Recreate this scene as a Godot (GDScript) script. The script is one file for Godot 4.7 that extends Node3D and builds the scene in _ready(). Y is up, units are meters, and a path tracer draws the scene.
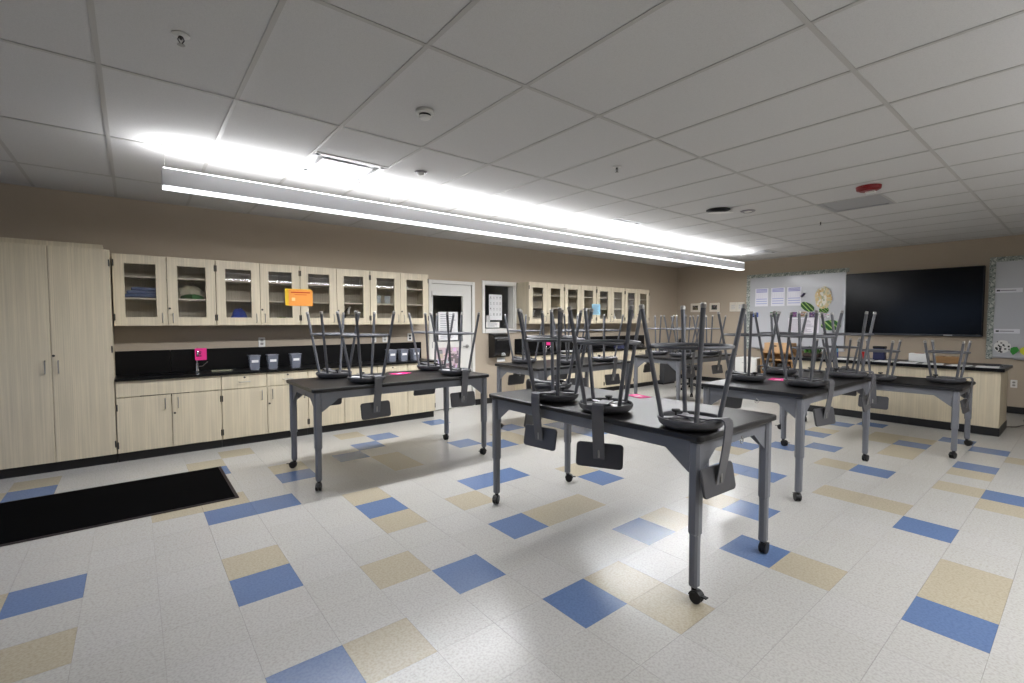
extends Node3D
# A classroom laboratory: cabinets along one wall, six lab tables with upturned stools, demonstration counter and television.

const CEIL := 2.739
const BACK := -6.63      # face of the wall behind the cabinets
const FAR := 10.45       # face of the wall behind the television
const FT := 0.3048
const GX := 0.0494       # origin of the floor tile grid
const GZ := 0.0792
const CX := -0.1136      # origin of the ceiling grid
const CZ := -3.2738
const SIDE := -3.8       # wall with the window
const NEAR := 3.4        # wall behind the photographer

var M := {}
var used := {}
var cam_pos := Vector3(-0.0154, 1.4327, 0.0171)
const FOCAL := 472.508

# ------------------------------------------------------------------ materials
func mat(key: String, c: Color, rough := 0.6, metal := 0.0, spec := 0.5) -> StandardMaterial3D:
	if M.has(key): return M[key]
	var m := StandardMaterial3D.new()
	m.resource_name = key
	m.albedo_color = c
	m.roughness = rough
	m.metallic = metal
	m.metallic_specular = spec
	M[key] = m
	return m

func c8(r: int, g: int, b: int) -> Color:
	return Color8(r, g, b)

func tex(im: Image) -> ImageTexture:
	im.generate_mipmaps()
	return ImageTexture.create_from_image(im)

func wood_image() -> Image:
	var n := 256
	var im := Image.create(n, n, false, Image.FORMAT_RGB8)
	var a := FastNoiseLite.new(); a.seed = 11; a.frequency = 0.09; a.fractal_octaves = 3
	var b := FastNoiseLite.new(); b.seed = 12; b.frequency = 0.02
	for x in n:
		for y in n:
			var fx := 0.5 - absf(float(x) / n - 0.5)
			var fy := 0.5 - absf(float(y) / n - 0.5)
			var v := 0.94 + 0.075 * a.get_noise_2d(fx * n * 2.6, fy * 9.0) + 0.05 * b.get_noise_2d(fx * 300.0, fy * 120.0)
			v = clampf(v, 0.0, 1.0)
			im.set_pixel(x, y, Color(v, v * 0.995, v * 0.985))
	return im

func vct_image(sd: int, base: Color, light: Color, dark: Color) -> Image:
	var n := 512
	var im := Image.create(n, n, false, Image.FORMAT_RGB8)
	im.fill(base)
	var g := RandomNumberGenerator.new(); g.seed = sd
	var f := FastNoiseLite.new(); f.seed = sd; f.frequency = 0.04; f.fractal_octaves = 2
	for x in n:
		for y in n:
			var fx := 0.5 - absf(float(x) / n - 0.5)
			var fy := 0.5 - absf(float(y) / n - 0.5)
			var v := f.get_noise_2d(fx * n * 2.0, fy * n * 2.0)
			im.set_pixel(x, y, base.lerp(light if v > 0.0 else dark, absf(v) * 0.35))
	for k in 60:
		var x := g.randi_range(0, n - 4)
		var y := g.randi_range(0, n - 4)
		im.fill_rect(Rect2i(x, y, g.randi_range(1, 3), g.randi_range(1, 3)), base.lerp(dark, g.randf_range(0.3, 0.8)))
	return im

func vct(key: String, tint: Color, sd: int, base: Color, light: Color, dark: Color, variant := 0) -> StandardMaterial3D:
	var k := key + str(variant)
	if M.has(k): return M[k]
	var m := mat(k, tint, 0.22, 0.0, 0.5)
	var tk := key + "_texture"
	if not M.has(tk): M[tk] = tex(vct_image(sd, base, light, dark))
	m.albedo_texture = M[tk]
	m.uv1_triplanar = true
	m.uv1_world_triplanar = true
	m.uv1_scale = Vector3(1.5, 1.5, 1.5)
	m.uv1_offset = Vector3(0.31, 0.17, 0.53) * variant
	if not M.has("wax_texture"):
		var im := Image.create(256, 256, false, Image.FORMAT_RGB8)
		var f := FastNoiseLite.new(); f.seed = 5; f.frequency = 0.02; f.fractal_octaves = 4
		for x in 256:
			for y in 256:
				var fx := 0.5 - absf(x / 256.0 - 0.5)
				var fy := 0.5 - absf(y / 256.0 - 0.5)
				var v := clampf(0.92 + 0.1 * f.get_noise_2d(fx * 512, fy * 512), 0.8, 1.0)
				im.set_pixel(x, y, Color(v, v, v))
		M["wax_texture"] = tex(im)
	m.roughness = 0.27
	m.roughness_texture = M["wax_texture"]
	return m

func speckle_mat(key: String, c: Color, rough: float, scale: float, depth: float, sd: int) -> StandardMaterial3D:
	if M.has(key): return M[key]
	var n := 256
	var im := Image.create(n, n, false, Image.FORMAT_RGB8)
	var g := RandomNumberGenerator.new(); g.seed = sd
	for x in n:
		for y in n:
			var v := 1.0 - depth * g.randf() * g.randf()
			im.set_pixel(x, y, Color(v, v, v))
	var m := mat(key, c, rough)
	m.albedo_texture = tex(im)
	m.uv1_triplanar = true
	m.uv1_world_triplanar = true
	m.uv1_scale = Vector3.ONE * scale
	return m

func mat_dull(m: StandardMaterial3D) -> StandardMaterial3D:
	m.metallic_specular = 0.15
	return m

func wood(key: String, c: Color, rough := 0.5) -> StandardMaterial3D:
	if M.has(key): return M[key]
	var m := mat(key, c, rough)
	if not M.has("wood_texture"): M["wood_texture"] = tex(wood_image())
	m.albedo_texture = M["wood_texture"]
	m.uv1_triplanar = true
	m.uv1_world_triplanar = true
	m.uv1_scale = Vector3(1.9, 0.45, 1.9)
	return m

func glass(key: String, c: Color, alpha: float) -> StandardMaterial3D:
	var m := mat(key, Color(c.r, c.g, c.b, alpha), 0.02)
	m.transparency = BaseMaterial3D.TRANSPARENCY_ALPHA
	return m

func lamp_mat(key: String, c: Color, e: float) -> StandardMaterial3D:
	var m := mat(key, Color(0.9, 0.9, 0.9), 0.6)
	m.emission_enabled = true
	m.emission = c
	m.emission_energy_multiplier = e
	return m

# ------------------------------------------------------------------ mesh tools
func S() -> SurfaceTool:
	var s := SurfaceTool.new()
	s.begin(Mesh.PRIMITIVE_TRIANGLES)
	return s

func tri(s: SurfaceTool, a: Vector3, b: Vector3, c: Vector3, na: Vector3, nb: Vector3, nc: Vector3) -> void:
	if (b - a).cross(c - a).dot(na + nb + nc) > 0.0:
		var t := b; b = c; c = t
		t = nb; nb = nc; nc = t
	s.set_normal(na); s.add_vertex(a)
	s.set_normal(nb); s.add_vertex(b)
	s.set_normal(nc); s.add_vertex(c)

func quad(s: SurfaceTool, a: Vector3, b: Vector3, c: Vector3, d: Vector3, n: Vector3) -> void:
	tri(s, a, b, c, n, n, n)
	tri(s, a, c, d, n, n, n)

func quad4(s: SurfaceTool, p: Array, n: Array) -> void:
	tri(s, p[0], p[1], p[2], n[0], n[1], n[2])
	tri(s, p[0], p[2], p[3], n[0], n[2], n[3])

# a box with chamfered edges, c centre, z size
func box(s: SurfaceTool, c: Vector3, z: Vector3, r := 0.0, xf := Transform3D.IDENTITY) -> void:
	var h := z * 0.5
	r = minf(r, minf(h.x, minf(h.y, h.z)) * 0.9)
	var ax := [Vector3.RIGHT, Vector3.UP, Vector3.BACK]
	for i in 3:
		var u: int = (i + 1) % 3
		var v: int = (i + 2) % 3
		for sg in [-1.0, 1.0]:
			var n: Vector3 = ax[i] * sg
			var o: Vector3 = ax[i] * sg * h[i]
			var eu: Vector3 = ax[u] * (h[u] - r)
			var ev: Vector3 = ax[v] * (h[v] - r)
			quad(s, xf * (c + o - eu - ev), xf * (c + o + eu - ev), xf * (c + o + eu + ev), xf * (c + o - eu + ev), (xf.basis * n).normalized())
	if r <= 0.0: return
	for i in 3:
		var u: int = (i + 1) % 3
		var v: int = (i + 2) % 3
		for su in [-1.0, 1.0]:
			for sv in [-1.0, 1.0]:
				var e: Vector3 = ax[i] * (h[i] - r)
				var p1: Vector3 = ax[u] * su * h[u] + ax[v] * sv * (h[v] - r)
				var p2: Vector3 = ax[u] * su * (h[u] - r) + ax[v] * sv * h[v]
				var n: Vector3 = (xf.basis * (ax[u] * su + ax[v] * sv)).normalized()
				quad(s, xf * (c + p1 - e), xf * (c + p1 + e), xf * (c + p2 + e), xf * (c + p2 - e), n)
	for sx in [-1.0, 1.0]:
		for sy in [-1.0, 1.0]:
			for sz in [-1.0, 1.0]:
				var g := Vector3(sx, sy, sz)
				var p := []
				for i in 3:
					var q := Vector3(sx * (h.x - r), sy * (h.y - r), sz * (h.z - r))
					q[i] = g[i] * h[i]
					p.append(xf * (c + q))
				var n: Vector3 = (xf.basis * g).normalized()
				tri(s, p[0], p[1], p[2], n, n, n)

func span(s: SurfaceTool, a: Vector3, b: Vector3, r := 0.0) -> void:
	box(s, (a + b) * 0.5, (b - a).abs(), r)

# round bar swept along points
func tube(s: SurfaceTool, pts: Array, r: float, seg := 8, closed := false, r2 := -1.0) -> void:
	var n := pts.size()
	var rings := []
	var nors := []
	var up := Vector3.ZERO
	for i in n:
		var d: Vector3
		if closed:
			d = (pts[(i + 1) % n] - pts[(i + n - 1) % n]).normalized()
		else:
			d = (pts[mini(i + 1, n - 1)] - pts[maxi(i - 1, 0)]).normalized()
		if up == Vector3.ZERO:
			up = d.cross(Vector3.UP if absf(d.y) < 0.9 else Vector3.RIGHT).normalized()
		up = (up - d * up.dot(d)).normalized()
		var w := d.cross(up)
		var rr := r if r2 < 0.0 else lerpf(r, r2, float(i) / (n - 1))
		var ring := []
		var nor := []
		for k in seg:
			var a := TAU * k / seg
			var q := up * cos(a) + w * sin(a)
			nor.append(q)
			ring.append(pts[i] + q * rr)
		rings.append(ring)
		nors.append(nor)
	var m := n if closed else n - 1
	for i in m:
		var j := (i + 1) % n
		for k in seg:
			var l := (k + 1) % seg
			quad4(s, [rings[i][k], rings[i][l], rings[j][l], rings[j][k]], [nors[i][k], nors[i][l], nors[j][l], nors[j][k]])
	if not closed:
		for e in [0, n - 1]:
			var d: Vector3 = (pts[1] - pts[0]).normalized() * -1.0 if e == 0 else (pts[n - 1] - pts[n - 2]).normalized()
			for k in range(1, seg - 1):
				tri(s, rings[e][0], rings[e][k], rings[e][k + 1], d, d, d)

# profile of (radius, height) turned round an upright axis
func lathe(s: SurfaceTool, prof: Array, seg := 20, xf := Transform3D.IDENTITY) -> void:
	for i in prof.size() - 1:
		var a: Vector2 = prof[i]
		var b: Vector2 = prof[i + 1]
		var t := (b - a)
		if t.length() < 1e-6: continue
		var nn := Vector2(t.y, -t.x).normalized()
		for k in seg:
			var p := TAU * k / seg
			var q := TAU * (k + 1) / seg
			var dp := Vector3(cos(p), 0, sin(p))
			var dq := Vector3(cos(q), 0, sin(q))
			var np := (xf.basis * (dp * nn.x + Vector3.UP * nn.y)).normalized()
			var nq := (xf.basis * (dq * nn.x + Vector3.UP * nn.y)).normalized()
			var v0 := xf * (dp * a.x + Vector3.UP * a.y)
			var v1 := xf * (dq * a.x + Vector3.UP * a.y)
			var v2 := xf * (dq * b.x + Vector3.UP * b.y)
			var v3 := xf * (dp * b.x + Vector3.UP * b.y)
			if a.x > 1e-6: tri(s, v0, v1, v2, np, nq, nq)
			if b.x > 1e-6: tri(s, v0, v2, v3, np, nq, np)

func rrect(w: float, h: float, r: float, seg := 4) -> PackedVector2Array:
	var p := PackedVector2Array()
	var cs := [Vector2(w / 2 - r, h / 2 - r), Vector2(-w / 2 + r, h / 2 - r), Vector2(-w / 2 + r, -h / 2 + r), Vector2(w / 2 - r, -h / 2 + r)]
	for q in 4:
		for k in seg + 1:
			var a := PI / 2 * q + PI / 2 * k / seg
			p.append(cs[q] + Vector2(cos(a), sin(a)) * r)
	return p

func oval(w: float, h: float, seg := 20, rough := 0.0, sd := 1) -> PackedVector2Array:
	var p := PackedVector2Array()
	var g := RandomNumberGenerator.new(); g.seed = sd
	for k in seg:
		var a := TAU * k / seg
		var f := 1.0 + rough * g.randf_range(-1.0, 1.0)
		p.append(Vector2(cos(a) * w / 2, sin(a) * h / 2) * f)
	return p

func tilted(p: PackedVector2Array, a: float) -> PackedVector2Array:
	for i in p.size(): p[i] = p[i].rotated(a)
	return p

# an outline in the local x-z plane raised from y0 to y1 (bev rounds both rims)
func prism(s: SurfaceTool, poly: PackedVector2Array, y0: float, y1: float, xf := Transform3D.IDENTITY, bev := 0.0) -> void:
	var idx := Geometry2D.triangulate_polygon(poly)
	var n := poly.size()
	var inner := PackedVector2Array()
	var nor := []
	for i in n:
		var a := poly[(i + n - 1) % n]
		var b := poly[(i + 1) % n]
		var t := (b - a).normalized()
		var q := Vector2(t.y, -t.x)
		nor.append(q)
		inner.append(poly[i] - q * bev)
	var area := 0.0
	for i in n:
		area += poly[i].cross(poly[(i + 1) % n])
	if area < 0.0:
		for i in n:
			nor[i] = -nor[i]
			inner[i] = poly[i] - nor[i] * bev
	var up := (xf.basis * Vector3.UP).normalized()
	for k in range(0, idx.size(), 3):
		var a := inner[idx[k]]
		var b := inner[idx[k + 1]]
		var c := inner[idx[k + 2]]
		tri(s, xf * Vector3(a.x, y1, a.y), xf * Vector3(b.x, y1, b.y), xf * Vector3(c.x, y1, c.y), up, up, up)
		tri(s, xf * Vector3(a.x, y0, a.y), xf * Vector3(b.x, y0, b.y), xf * Vector3(c.x, y0, c.y), -up, -up, -up)
	for i in n:
		var j := (i + 1) % n
		var n1 := (xf.basis * Vector3(nor[i].x, 0, nor[i].y)).normalized()
		var n2 := (xf.basis * Vector3(nor[j].x, 0, nor[j].y)).normalized()
		var fl: bool = nor[i].dot(nor[j]) < 0.5
		if fl or n <= 6:
			var e := (poly[j] - poly[i]).normalized()
			var f := Vector2(e.y, -e.x)
			if f.dot(nor[i] + nor[j]) < 0.0: f = -f
			n1 = (xf.basis * Vector3(f.x, 0, f.y)).normalized()
			n2 = n1
		quad4(s, [xf * Vector3(poly[i].x, y0 + bev, poly[i].y), xf * Vector3(poly[j].x, y0 + bev, poly[j].y), xf * Vector3(poly[j].x, y1 - bev, poly[j].y), xf * Vector3(poly[i].x, y1 - bev, poly[i].y)], [n1, n2, n2, n1])
		if bev > 0.0:
			for e in [[y0 + bev, y0, -1.0], [y1 - bev, y1, 1.0]]:
				var m1: Vector3 = (n1 + up * e[2]).normalized()
				var m2: Vector3 = (n2 + up * e[2]).normalized()
				quad4(s, [xf * Vector3(poly[i].x, e[0], poly[i].y), xf * Vector3(poly[j].x, e[0], poly[j].y), xf * Vector3(inner[j].x, e[1], inner[j].y), xf * Vector3(inner[i].x, e[1], inner[i].y)], [m1, m2, m2, m1])

# flat bar of width w and thickness t bent along points of the local x-y plane
func strap(s: SurfaceTool, pts: Array, w: float, t: float) -> void:
	var n := pts.size()
	var o := []
	var i2 := []
	for i in n:
		var d: Vector2 = (pts[mini(i + 1, n - 1)] - pts[maxi(i - 1, 0)]).normalized()
		var q := Vector2(-d.y, d.x) * t * 0.5
		o.append(pts[i] + q)
		i2.append(pts[i] - q)
	var v := func(p: Vector2, z: float) -> Vector3: return Vector3(p.x, p.y, z)
	var h := w * 0.5
	for i in n - 1:
		var d: Vector2 = (pts[i + 1] - pts[i]).normalized()
		var q := Vector3(-d.y, d.x, 0)
		quad(s, v.call(o[i], -h), v.call(o[i], h), v.call(o[i + 1], h), v.call(o[i + 1], -h), q)
		quad(s, v.call(i2[i], -h), v.call(i2[i], h), v.call(i2[i + 1], h), v.call(i2[i + 1], -h), -q)
		for z in [-h, h]:
			quad(s, v.call(o[i], z), v.call(o[i + 1], z), v.call(i2[i + 1], z), v.call(i2[i], z), Vector3(0, 0, signf(z)))
	for e in [0, n - 1]:
		var d: Vector2 = (pts[1] - pts[0]).normalized() * -1.0 if e == 0 else (pts[n - 1] - pts[n - 2]).normalized()
		quad(s, v.call(o[e], -h), v.call(o[e], h), v.call(i2[e], h), v.call(i2[e], -h), Vector3(d.x, d.y, 0))

# a plane turned so that its local y points along n (for sheets on walls)
func facing(at: Vector3, n: Vector3) -> Transform3D:
	var y := n.normalized()
	var z := Vector3.DOWN if absf(y.y) < 0.9 else Vector3.BACK
	var x := y.cross(z).normalized()
	z = x.cross(y)
	return Transform3D(Basis(x, y, z), at)

# ------------------------------------------------------------------ nodes
func numbered(called: String) -> String:
	if not used.has(called):
		used[called] = 0
		return called
	used[called] += 1
	return "%s_%03d" % [called, used[called]]

func thing(called: String, label: String, category: String, at := Vector3.ZERO, group := "", turn := 0.0) -> Node3D:
	var o := Node3D.new()
	o.name = numbered(called)
	add_child(o)
	o.position = at
	o.rotation.y = turn
	tag(o, label, category, group)
	return o

func tag(o: Node, label: String, category: String, group := "") -> void:
	o.set_meta("label", label)
	o.set_meta("category", category)
	if group != "": o.set_meta("group", group)

func part(parent: Node, called: String, s, m: Material, at := Vector3.ZERO) -> MeshInstance3D:
	var o := MeshInstance3D.new()
	var nm := called
	var k := 0
	if parent.has_meta("count_" + called):
		k = parent.get_meta("count_" + called) + 1
		nm = "%s_%03d" % [called, k]
	o.name = nm
	o.mesh = s.commit() if s is SurfaceTool else s
	o.material_override = m
	o.position = at
	parent.add_child(o, true)
	parent.set_meta("count_" + called, k)
	return o

func solo(called: String, label: String, category: String, s, m: Material, at := Vector3.ZERO, group := "") -> MeshInstance3D:
	var o := MeshInstance3D.new()
	o.name = numbered(called)
	o.mesh = s.commit() if s is SurfaceTool else s
	o.material_override = m
	o.position = at
	add_child(o)
	tag(o, label, category, group)
	return o

func struct(called: String, s, m: Material) -> MeshInstance3D:
	var o := MeshInstance3D.new()
	o.name = numbered(called)
	o.mesh = s.commit() if s is SurfaceTool else s
	o.material_override = m
	add_child(o)
	o.set_meta("kind", "structure")
	return o

func struct_root(called: String) -> Node3D:
	var o := Node3D.new()
	o.name = numbered(called)
	add_child(o)
	o.set_meta("kind", "structure")
	return o

func clean(n: Node) -> void:
	for k in n.get_meta_list():
		if String(k).begins_with("count_"): n.remove_meta(k)
	for c in n.get_children(): clean(c)

# ------------------------------------------------------------------ start
func _ready() -> void:
	view_and_light()
	materials()
	room()
	floor_tiles()
	ceiling_grid()
	pendants()
	ceiling_devices()
	cabinet_run()
	second_run()
	back_wall_things()
	far_wall_things()
	counter_things()
	tables_and_stools()
	small_things()
	clean(self)

func view_and_light() -> void:
	var cam := Camera3D.new()
	cam.name = "camera"
	add_child(cam)
	cam.position = cam_pos
	cam.rotation = Vector3(-0.0450, -0.688888, 0.0)
	cam.near = 0.05
	cam.far = 100.0
	cam.projection = Camera3D.PROJECTION_FRUSTUM
	cam.size = 2.0 * 0.05 * 341.5 / FOCAL
	cam.frustum_offset = Vector2(-10.193, 0.473) / FOCAL * 0.05
	cam.current = true

	var sky_m := ProceduralSkyMaterial.new()
	sky_m.sky_top_color = Color(0.25, 0.42, 0.75)
	sky_m.sky_horizon_color = Color(0.55, 0.66, 0.82)
	sky_m.ground_horizon_color = Color(0.40, 0.46, 0.52)
	sky_m.ground_bottom_color = Color(0.22, 0.24, 0.25)
	sky_m.energy_multiplier = SKY
	var sky := Sky.new()
	sky.sky_material = sky_m
	var env := Environment.new()
	env.background_mode = Environment.BG_SKY
	env.sky = sky
	env.tonemap_mode = Environment.TONE_MAPPER_LINEAR
	env.tonemap_exposure = EXPOSURE
	env.sdfgi_enabled = true
	env.ssao_enabled = true
	env.ssil_enabled = true
	var we := WorldEnvironment.new()
	we.name = "environment"
	we.environment = env
	add_child(we)

const SKY := 5.0
const EXPOSURE := 1.0
const UP_LIGHT := 14.0
const DOWN_LIGHT := 21.0
const LAMP := Color(0.98, 0.985, 1.0)

func materials() -> void:
	speckle_mat("wall", c8(176, 163, 145), 0.85, 1.7, 0.03, 3)
	speckle_mat("ceiling_panel", c8(212, 211, 209), 0.9, 1.6, 0.07, 4)
	mat("tee", c8(186, 184, 180), 0.5)
	wood("laminate", c8(214, 203, 178), 0.45)
	wood("laminate_inside", c8(200, 192, 174), 0.6)
	mat("black_base", c8(20, 20, 21), 0.45)
	mat("epoxy", c8(12, 12, 13), 0.3, 0.0, 0.35)
	mat("tabletop", c8(22, 21, 22), 0.36)
	mat("table_steel", c8(118, 120, 126), 0.42, 0.2)
	mat("stool_steel", c8(94, 95, 99), 0.38, 0.3)
	mat("stool_plastic", c8(72, 72, 75), 0.45)
	mat("strap_steel", c8(100, 100, 103), 0.42, 0.3)
	mat("chrome", c8(205, 205, 208), 0.16, 1.0)
	mat("nickel", c8(165, 163, 160), 0.3, 0.9)
	mat("black_rubber", c8(13, 13, 14), 0.5)
	mat("hinge", c8(70, 68, 66), 0.4, 0.7)
	mat("paper", c8(228, 228, 226), 0.8)
	mat("white_paint", c8(214, 212, 206), 0.5)
	mat("white_plastic", c8(222, 221, 216), 0.45)
	mat("pink", c8(226, 42, 132), 0.7)
	glass("cabinet_glass", Color(0.2, 0.22, 0.22), 0.04)
	glass("window_glass", Color(0.8, 0.85, 0.9), 0.08)

# ------------------------------------------------------------------ room shell
func room() -> void:
	var wallm: Material = M["wall"]
	var BW := BACK - 0.002
	var FW := FAR + 0.002
	# back wall with openings for the door and the inner window
	var holes := [[3.615, 4.365, 0.0, 2.02], [4.62, 5.27, 1.285, 2.06]]
	var s := S()
	span(s, Vector3(SIDE, 0, BACK - 0.16), Vector3(holes[0][0], CEIL + 0.15, BW))
	span(s, Vector3(holes[0][0], holes[0][3], BACK - 0.16), Vector3(holes[0][1], CEIL + 0.15, BW))
	span(s, Vector3(holes[0][1], 0, BACK - 0.16), Vector3(holes[1][0], CEIL + 0.15, BW))
	span(s, Vector3(holes[1][0], 0, BACK - 0.16), Vector3(holes[1][1], holes[1][2], BW))
	span(s, Vector3(holes[1][0], holes[1][3], BACK - 0.16), Vector3(holes[1][1], CEIL + 0.15, BW))
	span(s, Vector3(holes[1][1], 0, BACK - 0.16), Vector3(FAR + 0.16, CEIL + 0.15, BW))
	struct("wall_back", s, wallm)
	s = S()
	span(s, Vector3(FW, 0, BACK), Vector3(FAR + 0.16, CEIL + 0.15, NEAR))
	struct("wall_far", s, wallm)
	s = S()
	span(s, Vector3(SIDE - 0.16, 0, NEAR), Vector3(FAR + 0.16, CEIL + 0.15, NEAR + 0.16))
	struct("wall_near", s, wallm)
	# the unlit room beyond the door and the inner window
	var nr := mat("next_room_paint", c8(150, 156, 160), 0.85)
	var nz := BACK - 0.162
	for q in [["wall_next_back", Vector3(2.4, 0, nz - 4.15), Vector3(7.4, 2.8, nz - 4.0)], ["wall_next_end", Vector3(2.25, 0, nz - 4.15), Vector3(2.4, 2.8, nz)], ["wall_next_side", Vector3(7.4, 0, nz - 4.15), Vector3(7.55, 2.8, nz)], ["floor_next_room", Vector3(2.25, -0.12, nz - 4.15), Vector3(7.55, -0.002, nz)], ["ceiling_next_room", Vector3(2.25, 2.8, nz - 4.15), Vector3(7.55, 2.95, nz)]]:
		s = S()
		span(s, q[1], q[2])
		struct(q[0], s, nr)
	# side wall with a window to the open air
	var wz0 := -5.6
	var wz1 := -2.4
	var wy0 := 0.85
	var wy1 := 2.2
	s = S()
	span(s, Vector3(SIDE - 0.16, 0, BACK - 0.16), Vector3(SIDE, CEIL + 0.15, wz0))
	span(s, Vector3(SIDE - 0.16, 0, wz1), Vector3(SIDE, CEIL + 0.15, NEAR))
	span(s, Vector3(SIDE - 0.16, 0, wz0), Vector3(SIDE, wy0, wz1))
	span(s, Vector3(SIDE - 0.16, wy1, wz0), Vector3(SIDE, CEIL + 0.15, wz1))
	struct("wall_side", s, wallm)
	var w := struct_root("window_1")
	s = S()
	for y in [wy0, wy1 - 0.05]: span(s, Vector3(SIDE - 0.12, y, wz0), Vector3(SIDE - 0.05, y + 0.05, wz1))
	for z in [wz0, (wz0 + wz1) / 2 - 0.025, wz1 - 0.05]: span(s, Vector3(SIDE - 0.12, wy0, z), Vector3(SIDE - 0.05, wy1, z + 0.05))
	part(w, "window_frame", s, M["white_paint"])
	for z in [wz0, (wz0 + wz1) / 2]:
		s = S()
		span(s, Vector3(SIDE - 0.09, wy0 + 0.05, z + 0.04), Vector3(SIDE - 0.085, wy1 - 0.05, z + (wz1 - wz0) / 2 - 0.03))
		part(w, "pane", s, M["window_glass"])
	# the ground slab reaches out under the window, the roof slab closes the room
	s = S()
	span(s, Vector3(SIDE - 0.16, CEIL + 0.06, BACK - 0.16), Vector3(FAR + 0.16, CEIL + 0.2, NEAR + 0.16))
	struct("roof_slab", s, mat("concrete", c8(120, 118, 115), 0.9))
	# baseboards
	s = S()
	span(s, Vector3(4.43, 0.004, BACK), Vector3(5.28, 0.1, BACK + 0.008))
	struct("baseboard_back", s, M["black_base"])
	s = S()
	span(s, Vector3(FAR - 0.008, 0.004, BACK), Vector3(FAR, 0.105, NEAR))
	struct("baseboard_far", s, M["black_base"])

const BLUE := [[1, -14], [2, -14], [3, -16], [4, -12], [7, -12], [8, -12], [6, -9], [8, -7], [10, -10], [9, -5], [1, -10], [4, -8], [1, -7], [5, -6], [9, -2], [13, -3], [17, -5], [20, -3], [-2, -12], [-3, -11], [17, -2], [23, -3], [24, -4], [22, -5], [25, -7], [24, -8], [21, -8], [19, -7], [18, -8], [17, -9], [14, -8], [14, -7], [11, -6], [7, -19], [6, -18], [5, -17], [9, -16], [10, -15], [-3, -19], [1, -18], [12, -17], [14, -16], [14, -15], [14, -14], [10, -20]]
const TAN := [[4, -11], [4, -13], [6, -11], [7, -9], [8, -9], [9, -7], [9, -4], [1, -11], [3, -9], [2, -7], [6, -6], [6, -5], [10, -2], [11, -2], [14, -5], [14, -4], [17, -6], [19, -3], [-3, -12], [17, -3], [16, -2], [22, -2], [21, -5], [20, -5], [23, -6], [22, -6], [23, -5], [16, -9], [13, -8], [11, -7], [6, -20], [6, -16], [6, -15], [3, -17], [-3, -20], [1, -19], [2, -20], [0, -15], [1, -15], [-2, -10], [10, -11], [11, -15], [11, -16], [-4, -19], [22, -8]]

func floor_tiles() -> void:
	var fl := struct_root("floor")
	var s := S()
	span(s, Vector3(SIDE - 0.16, -0.12, BACK - 0.16), Vector3(FAR + 0.16, -0.004, NEAR + 0.16))
	part(fl, "floor_slab", s, mat("joint", c8(150, 146, 140), 0.7))
	var white_b := Color(0.86, 0.855, 0.84); var white_l := Color(0.96, 0.955, 0.95); var white_d := Color(0.62, 0.60, 0.57)
	var blue_b := Color(0.86, 0.88, 0.9); var blue_l := Color(1, 1, 1); var blue_d := Color(0.62, 0.66, 0.74)
	var tan_b := Color(0.88, 0.87, 0.85); var tan_l := Color(1, 1, 1); var tan_d := Color(0.68, 0.64, 0.58)
	var kinds := []
	kinds.append([vct("white_tile", c8(212, 211, 208), 21, white_b, white_l, white_d, 0), vct("white_tile", c8(211, 210, 207), 21, white_b, white_l, white_d, 1), vct("white_tile", c8(213, 212, 210), 21, white_b, white_l, white_d, 2)])
	kinds.append([vct("blue_tile", c8(112, 134, 172), 22, blue_b, blue_l, blue_d, 0), vct("blue_tile", c8(111, 133, 171), 22, blue_b, blue_l, blue_d, 1)])
	kinds.append([vct("tan_tile", c8(199, 191, 171), 23, tan_b, tan_l, tan_d, 0), vct("tan_tile", c8(198, 190, 170), 23, tan_b, tan_l, tan_d, 1)])
	var tile := BoxMesh.new()
	tile.size = Vector3(FT - 0.0009, 0.004, FT - 0.0009)
	var colour := {}
	for c in BLUE: colour[Vector2i(c[0], c[1])] = 1
	for c in TAN: colour[Vector2i(c[0], c[1])] = 2
	var fwd := Vector3(sin(0.688888), 0, -cos(0.688888))
	var rt := Vector3(cos(0.688888), 0, sin(0.688888))
	var all := []
	for i in range(int(floor((SIDE - GX) / FT)), int(ceil((FAR - GX) / FT))):
		for j in range(int(floor((BACK - GZ) / FT)), int(ceil((NEAR - GZ) / FT))):
			var p := Vector3((i + 0.5) * FT + GX, -0.002, (j + 0.5) * FT + GZ)
			var d := p - cam_pos
			var dep := d.dot(fwd)
			var rank := 1e6 + p.length()
			if dep > 0.5:
				var u := FOCAL * d.dot(rt) / dep
				var v := FOCAL * 1.43 / dep
				if absf(u) < 545 and v < 395:
					rank = dep - (100.0 if colour.has(Vector2i(i, j)) else 0.0)
			all.append([rank, p, colour.get(Vector2i(i, j), 0), i, j])
	all.sort_custom(func(a, b): return a[0] < b[0])
	var rest := [S(), S(), S()]
	for k in all.size():
		var t = all[k]
		var kk: int = t[2]
		if k < 300 and t[0] < 1e5:
			var vs: Array = kinds[kk]
			var called: String = ["white_floor_tile", "blue_floor_tile", "tan_floor_tile"][kk]
			part(fl, called, tile, vs[absi(t[3] * 7 + t[4] * 13) % vs.size()], t[1])
		else:
			var lo: Vector3 = t[1] - tile.size * 0.5
			var hi: Vector3 = t[1] + tile.size * 0.5
			lo.x = maxf(lo.x, SIDE); hi.x = minf(hi.x, FAR); lo.z = maxf(lo.z, BACK - 0.1); hi.z = minf(hi.z, NEAR)
			if hi.x > lo.x and hi.z > lo.z: span(rest[kk], lo, hi)
	var am := ArrayMesh.new()
	for k in 3:
		rest[k].set_material(kinds[k][0])
		am = rest[k].commit(am)
	var o := MeshInstance3D.new()
	o.name = "farther_floor_tiles"
	o.mesh = am
	fl.add_child(o)
	o.set_meta("kind", "stuff")

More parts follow.
